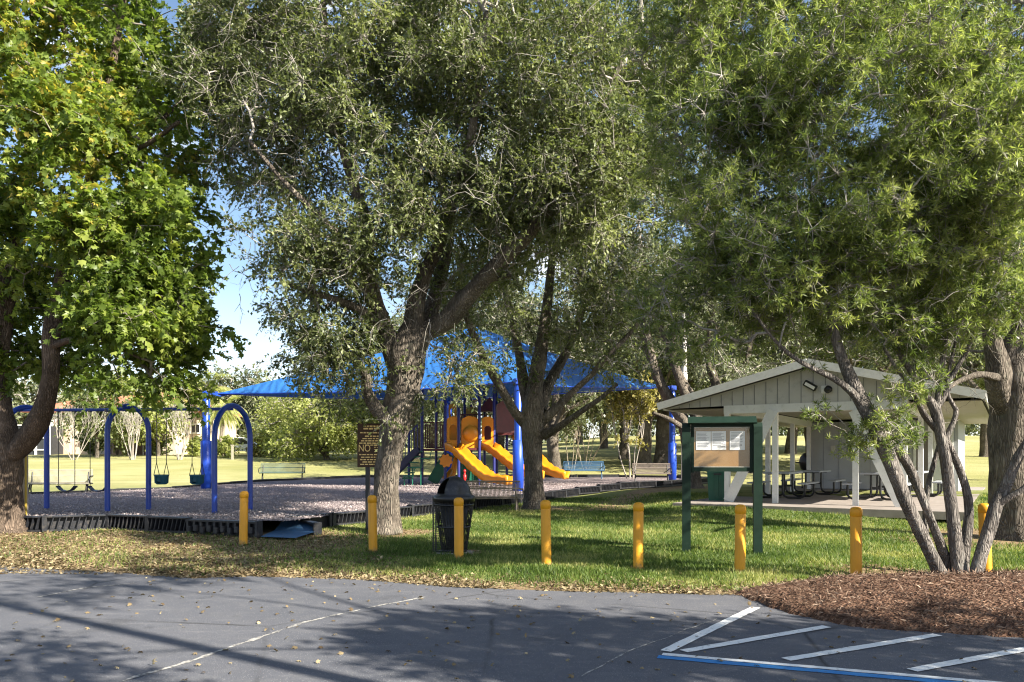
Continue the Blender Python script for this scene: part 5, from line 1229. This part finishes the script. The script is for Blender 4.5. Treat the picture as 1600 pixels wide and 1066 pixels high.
slide([(lx(708), -.95, 1.50), (lx(712, 32.6), -1.4, 1.46), (lx(728, 32.2), -1.9, 1.05), (lx(748, 31.6), -2.5, .58), (lx(766, 31), -3.0, .27), (lx(790, 30.6), -3.4, .20), (lx(797, 30.6), -3.5, .17)], .52)
slide([(lx(762), -.4, 1.52), (lx(768, 33.2), -.8, 1.48), (lx(790, 32.6), -1.3, 1.02), (lx(812, 32.2), -1.8, .60), (lx(832, 31.8), -2.2, .40), (lx(845, 31.6), -2.4, .36)], .55)
slide([(lx(806, 36), 1.6, 2.1), (lx(822, 35.5), 1.2, 1.6), (lx(838, 35), .6, 1.0), (lx(852, 34.6), .2, .62), (lx(868, 34.4), -.2, .40), (lx(884, 34.2), -.4, .30)], .55, 'wave_slide')
# gear panel, climbers, stairs, post toy
mb = MB(); gear = [((.24 if i % 2 else .275) * math.cos(2*PI*i/32), (.24 if i % 2 else .275) * math.sin(2*PI*i/32)) for i in range(32)]; gear = [(( .285 if (i // 2) % 2 else .235) * math.cos(2*PI*i/32), (.285 if (i // 2) % 2 else .235) * math.sin(2*PI*i/32)) for i in range(32)]
mb.prism(gear, -.03, .03, Matrix.Translation((lx(697, 32.9), -1.15, lz(720, 32.9))) @ Matrix.Rotation(R(90), 4, 'X')); mb.build('gear_panel', SLIDE, PS)
mb = MB(); mb.box((lx(735, 34), .2, .62), (.9, .06, 1.05)); 
for i in range(4): mb.box((lx(735) - .36 + i * .24, .16, .62), (.05, .05, 1.05))
mb.build('green_panel', GREENP, PS)
mb = MB(); mb.bar((lx(676, 35), .9, .05), (lx(702, 35), .9, 1.3), .5, .12, up=(0, 1, 0)); mb.build('climbing_wall', GREENP, PS)
slide([(lx(716, 35), 1.0, 1.1), (lx(708, 35), 1.0, .5), (lx(700, 35), .8, .15)], .4, 'small_slide', SLIDE2, .15)
mb = MB(); mb.lathe((lx(726, 33), -1, 0), [(.05, -.1), (.05, .2), (.07, .25), (.07, .42), (.035, .44), (.035, .52), (.065, .56), (.05, .63), (.001, .65)], 12); mb.build('talk_tube', REDP, PS)
mb = MB()
for i in range(6):
    tq = i / 5; mb.box((lx(657) + (lx(640) - lx(657)) * tq * 1.0, -.6 - .15 * tq, 1.38 - 1.1 * tq), (.34, .75, .05))
mb.build('steps', GREENP, PS)
for yy in (-1.05, -.15):
    mb = MB(); mb.bar((lx(657), yy, 1.5), (lx(608), yy - .25, .12), .06, .26); mb.build('stringer', NAVY, PS)
mb = MB(); a = Vector((lx(657), -1.05, 1.5)); b = Vector((lx(612), -1.25, .2))
for i in range(11):
    p = a + (b - a) * i / 10; mb.tube([p, p + Vector((0, 0, 1.0))], .016, 6)
mb.tube([a + Vector((0, 0, 1.0)), b + Vector((0, 0, 1.0))], .024, 8); mb.build('railing', PURP, PS)
mb = MB()
for i in range(3):
    x = lx(669) - i * .34; z = 1.1 - .36 * i; mb.box((x, -1.15, z), (.42, .4, .045)); mb.tube([(x - .18, -1.2, -.1), (x - .18, -1.2, z)], .025, 6); mb.tube([(x + .2, -1.3, z), (x + .26, -1.3, z + .28), (x + .34, -1.3, z + .36)], .018, 6)
mb.build('pod_steps', GREENP, PS)

# ---------------------------------------------------------------- pavilion
TH = R(32); gd = Vector((math.cos(TH), -math.sin(TH), 0)); ad = Vector((math.sin(TH), math.cos(TH), 0))
PV = empty('picnic_pavilion', (5.9, 21.8, .41), -TH, 'open grey pavilion with a gable roof and white posts behind the noticeboard', 'pavilion')
# local frame: x along the gable, y back along the building
UW = 4.36; mid = UW / 2
for u, t0 in ((0, 0), (1.28, .0), (UW - 1.1, 0), (UW, 0), (0, 4.3), (0, 7.7), (0, 10.4), (UW, 4.3), (UW, 7.7)):
    MB().box((u, t0, 1.18), (.135, .135, 2.46)).build('post', WHITEP, PV)
MB().bar((.05, -.10, .02), (1.25, -.10, 2.46), .05, .27, up=(1, 0, 0)).build('brace', WHITEP, PV)
MB().bar((UW - .05, -.10, .02), (UW - 1.12, -.10, 2.40), .05, .27, up=(1, 0, 0)).build('brace', WHITEP, PV)
MB().box((mid, 0, 2.515), (UW + .16, .16, .22)).build('front_beam', WHITEP, PV)
MB().box((0, 7.7, 2.515), (.15, 15.2, .22)).build('side_beam', WHITEP, PV); MB().box((UW, 7.7, 2.515), (.15, 15.2, .22)).build('side_beam', WHITEP, PV)
ez, rzz = 2.62, 3.60; UL, UR = -1.85, UW + 1.72; LB = 15.8
def rz_at(u): return ez + (rzz - ez) * (1 - abs(u - mid) / (mid - UL))
b_ = MB(); b_.prism([(UL + .12, rz_at(UL + .12) - .06), (0, 2.62), (UW, 2.62), (UR - .12, rz_at(UR - .12) - .06), (mid, rzz - .05)], -.02, .02, Matrix.Translation((0, -.04, 0)) @ Matrix.Rotation(R(90), 4, 'X'))
b_.cur = 1
u = UL + .5
while u < UR - .4:
    zb = 2.63 if 0 < u < UW else (2.62 + (rz_at(UL + .12) - .06 - 2.62) * (-u / -(UL + .12) if u < 0 else (u - UW) / (UR - .12 - UW))); b_.box((u, -.066, (zb + rz_at(u) - .1) / 2), (.014, .014, max(.02, rz_at(u) - .1 - zb))); u += .30
b_.build('gable_wall', [GREYW, paint('siding_groove', (.20, .20, .20), .8, .1, 3)], PV)
b_ = MB(); b_.box((mid, LB, 2.95), (UW, .05, .9)); b_.build('back_gable', GREYW, PV)
for s in (-1, 1):
    ue = UL if s < 0 else UR; b_ = MB()
    zt0 = ez + .05; 
    b_.prism([(ue, ez - .02), (ue, ez + .10), (mid, rzz + .12), (mid, rzz)] if s < 0 else [(mid, rzz), (mid, rzz + .12), (ue, ez + .10), (ue, ez - .02)], -.42, LB, Matrix.Rotation(R(90), 4, 'X') @ Matrix.Scale(-1, 4, (0, 0, 1)))
    b_.build('roof_slope', SHING, PV)
    b_ = MB(); b_.bar((ue, -.45, ez + .02), (mid, -.45, rzz + .03), .05, .20, up=(0, 0, 1)); b_.build('barge_board', WHITEP, PV)
    b_ = MB(); b_.box((ue, LB / 2, ez + .02), (.04, LB, .17)); b_.build('fascia', WHITEP, PV)
    b_ = MB(); b_.box(((ue + (0 if s < 0 else UW)) / 2, LB / 2 - .1, 2.50), (abs(ue - (0 if s < 0 else UW)) - .1, LB, .03)) if False else b_.box(((ue + (0 if s < 0 else UW)) / 2, LB / 2 + .1, 2.575), (abs(ue - (0 if s < 0 else UW)) - .18, LB - .6, .02)); b_.build('soffit', CEIL, PV)
MB().box((mid, LB / 2, 2.66), (UW - .2, LB - .3, .03)).build('ceiling', CEIL, PV)
MB().box((mid + .15, 7.4, -.09), (UW + 2.4, 17.6, .18)).build('floor_slab', CONC, PV)
# enclosed room at the far end
rm = MB().box((mid + .35, 13.1, 1.29), (UW + .6, 5.0, 2.54)).build('room_wall', GREYD, PV)
b_ = MB(); yv = 10.6
for i in range(9): b_.box((.5 + i * .55, yv - .006, 1.28), (.012, .012, 2.5))
b_.build('wall_batten', paint('wall_groove', (.24, .25, .27), .8, .1, 3), rm)
MB().box((UW + .2, 10.56, 1.30), (.62, .10, 2.56)).build('corner_wall', WHITEP, PV)
b_ = MB(); b_.box((UW + .36, 10.49, 1.15), (.22, .03, 1.9))
for i in range(22): b_.box((UW + .36, 10.47, .26 + i * .083), (.18, .03, .03), rx=R(35))
b_.build('louvre_vent', WHITEP, PV)
dr = MB().box((UW - .42, 10.57, 1.04), (.5, .05, 2.08)).build('door', paint('brown_grey_door', (.17, .145, .135), .5, .1, 3), PV); MB().box((UW - .24, 10.52, 1.0), (.03, .06, .12)).build('handle', BLACKM, dr)
b_ = MB(); b_.box((UW - .72, 10.58, 1.06), (.09, .07, 2.12)); b_.box((UW - .13, 10.58, 1.06), (.09, .07, 2.12)); b_.box((UW - .42, 10.58, 2.14), (.66, .07, .08)); b_.build('door_frame', WHITEP, PV)
MB().box((.85, 10.57, 1.55), (.16, .07, .22), bev=.01).build('meter_box', GREYW, PV)
wn = MB().box((2.9, 10.57, 1.72), (.9, .05, .75)).build('window', DARKGL, PV); b_ = MB(); b_.box((2.9, 10.56, 2.13), (1.0, .06, .06)); b_.box((2.9, 10.56, 1.31), (1.0, .06, .06)); b_.box((2.42, 10.56, 1.72), (.06, .06, .76)); b_.box((3.38, 10.56, 1.72), (.06, .06, .76)); b_.build('frame', WHITEP, wn)
# floodlights on the gable
fl = MB().box((mid + .02, -.17, 3.06), (.34, .10, .15), ry=R(32), rx=R(18), bev=.012).build('floodlight', BLACKM, PV); MB().box((mid + .02, -.235, 3.05), (.27, .01, .08), ry=R(32), rx=R(18)).build('lens', PAPER, fl)
b_ = MB(); b_.box((mid + .36, -.10, 2.95), (.16, .05, .18)); b_.cur = 1; b_.lathe((0, 0, 0), [(.001, 0), (.09, 0), (.10, .10), (.05, .13)], 12); fl = MB(); fl.box((mid + .36, -.09, 2.95), (.17, .04, .20), bev=.01); f1 = fl.build('floodlight', WHITEP, PV)
MB().lathe((0, 0, 0), [(.001, .0), (.085, .0), (.095, .10), (.05, .15), (.001, .15)], 14).build('lamp_head', BLACKM, f1, Matrix.Translation((mid + .42, -.14, 2.92)) @ Matrix.Rotation(R(60), 4, 'X') @ Matrix.Rotation(R(40), 4, 'Y'))
PM = Matrix.Translation((5.9, 21.8, .41)) @ Matrix.Rotation(-TH, 4, 'Z')
# picnic tables
def table():
    r_ = empty('picnic_table', (0, 0, 0)); 
    MB().box((0, 0, .755), (.76, 1.85, .05), bev=.015).build('tabletop', ALU, r_)
    for s in (-1, 1): MB().box((s * .72, 0, .455), (.27, 1.85, .045), bev=.015).build('seat', ALU, r_)
    for y in (-.62, .62):
        mb = MB(); 
        for s in (-1, 1):
            mb.tube([(s * .12, y, .73), (s * .12, y, .22), (s * .16, y, .09), (s * .26, y, .04), (s * .62, y, .04), (s * .70, y, .08), (s * .74, y, .16), (s * .74, y, .44)], .032, 8)
        mb.box((0, y, .35), (.24, .05, .06)); mb.box((0, y, .72), (.6, .06, .03)); mb.build('frame', BLACKM, r_)
    return r_
tp = table()
tl_ = [((8.15, 23.9), 'picnic table nearest the left posts, its end just behind the noticeboard'), ((10.0, 26.4), 'picnic table deeper in the pavilion, against the grey wall and behind the leftmost table'), ((10.55, 22.9), 'picnic table in front of the grey wall, between the right post and the yew stems'), ((12.6, 25.0), 'picnic table farthest right, by the white brace near the room')]
for i, ((x, y), lb) in enumerate(tl_):
    o = tp if i == 0 else copy_tree(tp); o.location = (x, y, .411); o.rotation_euler = (0, 0, -TH); tag(o, lb, 'picnic table', 'picnic tables under the pavilion')
# bin and grill
gb = empty('wheeled_bin', (XW(1123, 22.6), 22.6, .411), R(-20), 'dark green lidded bin beside the left corner post of the pavilion', 'bin')
mb = MB(); vs = [(-.25, -.25, 0), (.25, -.25, 0), (.25, .25, 0), (-.25, .25, 0), (-.29, -.29, .78), (.29, -.29, .78), (.29, .29, .78), (-.29, .29, .78)]; mb.add(vs, [(3,2,1,0),(4,5,6,7),(0,1,5,4),(1,2,6,5),(2,3,7,6),(3,0,4,7)])
for x in (-.12, .0, .12): mb.box((x, -.285, .38), (.03, .03, .7), rx=R(3))
mb.build('body', BINGREEN, gb); mb = MB(); mb.box((0, 0, .81), (.62, .62, .06), bev=.02); mb.box((0, 0, .87), (.46, .46, .08), bev=.03); mb.build('lid', BINGREEN, gb)
MB().box((0, -.31, .74), (.2, .04, .05)).build('handle', BLACKM, gb)
gr = empty('barbecue_grill', (XW(1266, 31.5), 31.5, .42), R(-20), 'black drum barbecue grill standing behind the pavilion posts', 'barbecue')
mb = MB(); pr_ = [(.42, -.02), (.42, .05), (.38, .22), (.26, .36), (.08, .42), (.001, .42)]; mb.lathe((0, 0, 1.0), pr_, 20); mb.build('lid', BLACKM, gr); mb = MB(); mb.lathe((0, 0, .6), [(.001, .0), (.2, .03), (.36, .15), (.43, .36), (.43, .40)], 20); mb.box((0, -.1, 1.0), (1.1, .5, .05)); mb.build('drum', BLACKM, gr)
for s in (-1, 1):
    for q in (-1, 1): MB().box((s * .3, q * .2, .33), (.05, .05, .75)).build('leg', BLACKM, gr)

# ---------------------------------------------------------------- utility pole, post by the sweetgum
up = empty('utility_pole', (XW(1069, 41), 41, zf(1069, 41)), 0, 'pale straight utility pole rising behind the forked oak and pavilion eave', 'pole')
MB().lathe((0, 0, 0), [(.16, -.3), (.145, 5), (.12, 10.5), (.001, 10.52)], 14).build('shaft', POLEW, up); MB().lathe((0, 0, 0), [(.165, 3.0), (.17, 3.02), (.17, 5.6), (.15, 5.62)], 14).build('sleeve', POLEW, up); MB().box((0, 0, 9.8), (1.8, .1, .12)).build('crossarm', POLEW, up)
pw = empty('wooden_post', (XW(36, 17.0), 17.0, zf(36, 17.0)), R(10), 'weathered flat wooden post right beside the sweetgum trunk', 'post')
MB().box((0, 0, .82), (.17, .12, 2.1), bev=.01).build('shaft', WOODP, pw); MB().box((.075, -.05, .82), (.03, .04, 1.9)).build('edge_strip', paint('yellow_edge', (.5, .36, .06), .6, .1, 5), pw)

# ---------------------------------------------------------------- house beyond the lawn
HYy = 73; hs = HYy / F
hx0, hx1 = XW(48, HYy), XW(322, HYy); hz = 1.75; HO = Vector(((hx0 + hx1) / 2, HYy, hz)); HW = hx1 - hx0
hs_ = empty('house', HO, 0, 'cream two-storey house with a terracotta tile roof beyond the swings', 'house')
MB().box((0, 4, 1.9), (HW, 8, 4.2)).build('wall', STUCCO, hs_)
def hip(x0, x1, y0, y1, z, h_, ov=.6):
    x0 -= ov; x1 += ov; y0 -= ov; y1 += ov; d = min((y1 - y0) / 2, (x1 - x0) / 2 - .1); mb = MB()
    mb.add([(x0, y0, z), (x1, y0, z), (x1, y1, z), (x0, y1, z), (x0 + d, (y0+y1)/2, z + h_), (x1 - d, (y0+y1)/2, z + h_), (x0, y0, z - .16), (x1, y0, z - .16), (x1, y1, z - .16), (x0, y1, z - .16)], [(0,1,5,4),(2,3,4,5),(1,2,5),(3,0,4),(6,7,1,0),(7,8,2,1),(8,9,3,2),(9,6,0,3),(9,8,7,6)]); return mb
rf = hip(-HW/2, HW/2, 0, 8, 4.15, 1.7).build('roof', TILE, hs_)
MB().box((HW * .22, -1.2, 1.9), (HW * .34, 2.4, 4.6)).build('wall', STUCCO, hs_); hip(HW * .05, HW * .39, -2.4, 3, 4.35, 1.6, .5).build('roof', TILE, hs_)
def win(px0, px1, py0, py1, yo, mat=DARKGL):
    x0, x1 = XW(px0, HYy) - HO.x, XW(px1, HYy) - HO.x; z0 = H + (HY - py1) * hs - hz; z1 = H + (HY - py0) * hs - hz; mb = MB(); f = .12
    for c, d in (((x0 - f/2, yo - .04, (z0+z1)/2), (f, .12, z1 - z0 + 2*f)), ((x1 + f/2, yo - .04, (z0+z1)/2), (f, .12, z1 - z0 + 2*f)), (((x0+x1)/2, yo - .04, z0 - f/2), (x1 - x0, .12, f)), (((x0+x1)/2, yo - .04, z1 + f/2), (x1 - x0, .12, f)), (((x0+x1)/2, yo - .03, (z0+z1)/2), (.07, .08, z1 - z0))): mb.box(c, d)
    w_ = mb.build('window', WHITEP, hs_); MB().box(((x0+x1)/2, yo - .01, (z0+z1)/2), (x1 - x0, .04, z1 - z0)).build('pane', mat, w_)
win(132, 152, 644, 672, 0); win(66, 80, 646, 700, 0); win(84, 92, 650, 706, 0, BROWNW); win(190, 206, 650, 674, -2.4); win(236, 256, 655, 680, -2.4); win(300, 312, 664, 676, 0); win(222, 264, 688, 711, -2.4, BROWNW); win(170, 182, 690, 710, 0, BROWNW)
TANS = paint('tan_stucco', (.50, .36, .27), .85, .08, 3); MB().box((XW(105, HYy) - HO.x, -.3, 1.0), (.9, .5, 2.6)).build('pier', TANS, hs_); MB().box((XW(206, HYy) - HO.x, -2.6, 1.0), (.8, .4, 2.7)).build('pier', TANS, hs_)
lan = MB().box((-HW/2 + 1.6, -1.4, 1.2), (3.4, 2.6, 2.9)).build('screen_porch', paint('dark_screen', (.03, .032, .036), .5, .2, 5), hs_)
mb = MB()
for x in (-HW/2 - .1, -HW/2 + 1.0, -HW/2 + 2.1, -HW/2 + 3.3): mb.box((x, -2.75, 1.25), (.16, .12, 3.0))
for z in (.55, 1.6, 2.72): mb.box((-HW/2 + 1.6, -2.74, z), (3.5, .1, .1))
mb.build('porch_frame', WHITEP, lan)

# white car by the hedge
cx_, cy_ = XW(365, 68), 68.5
cr_ = empty('parked_car', (cx_, cy_, zf(365, 68.5)), R(8), 'white car mostly hidden behind the clipped hedge bush', 'car')
MB().prism([(-2.2, .35), (-2.25, .75), (-1.5, .95), (-.9, 1.5), (-.6, 1.56), (.6, 1.56), (1.0, 1.48), (1.7, 1.0), (2.2, .9), (2.25, .4)], -.85, .85, Matrix.Rotation(R(90), 4, 'X')).build('body', CARW, cr_)
for s in (-1, 1):
    MB().prism([(-1.25, .98), (-.8, 1.44), (-.05, 1.5), (-.05, .98)], s * .86 - .012, s * .86 + .012, Matrix.Rotation(R(90), 4, 'X')).build('side_window', DARKGL, cr_); MB().prism([(.03, .98), (.03, 1.5), (.75, 1.48), (1.4, .98)], s * .86 - .012, s * .86 + .012, Matrix.Rotation(R(90), 4, 'X')).build('side_window', DARKGL, cr_)
    for x in (-1.4, 1.4): MB().lathe((0, 0, 0), [(.001, -.1), (.30, -.1), (.33, -.06), (.33, .06), (.30, .1), (.001, .1)], 18).build('wheel', BLACKM, cr_, Matrix.Translation((x, s * .82, .33)) @ Matrix.Rotation(R(90), 4, 'X'))
mk = empty('marker_post', (XW(363, 60), 60, zf(363, 60)), 0, 'short cream marker post in front of the hedge bush', 'post'); MB().box((0, 0, .5), (.16, .16, 1.1), bev=.02).build('shaft', CREAM, mk); MB().box((0, 0, 1.09), (.2, .2, .08)).build('cap', CREAM, mk)

# lamp post beside the camera whose shadow crosses the asphalt
lp = empty('street_lamp', (5.5, 1.26, 0), 0, 'tall lamp post right of the camera casting a long thin shadow', 'street lamp')
MB().lathe((0, 0, 0), [(.11, -.2), (.10, 4), (.075, 10.2), (.001, 10.22)], 12).build('pole', BLACKM, lp); MB().tube([(0, 0, 10), (-.4, .1, 10.5), (-1.2, .3, 10.6)], .05, 8).build('arm', BLACKM, lp); MB().box((-1.5, .37, 10.58), (.7, .3, .14), R(-14), bev=.03).build('lamp_head', BLACKM, lp)
print('LEAF FACES', sum(NLEAF.values()), {k: v for k, v in NLEAF.items() if v > 30000})
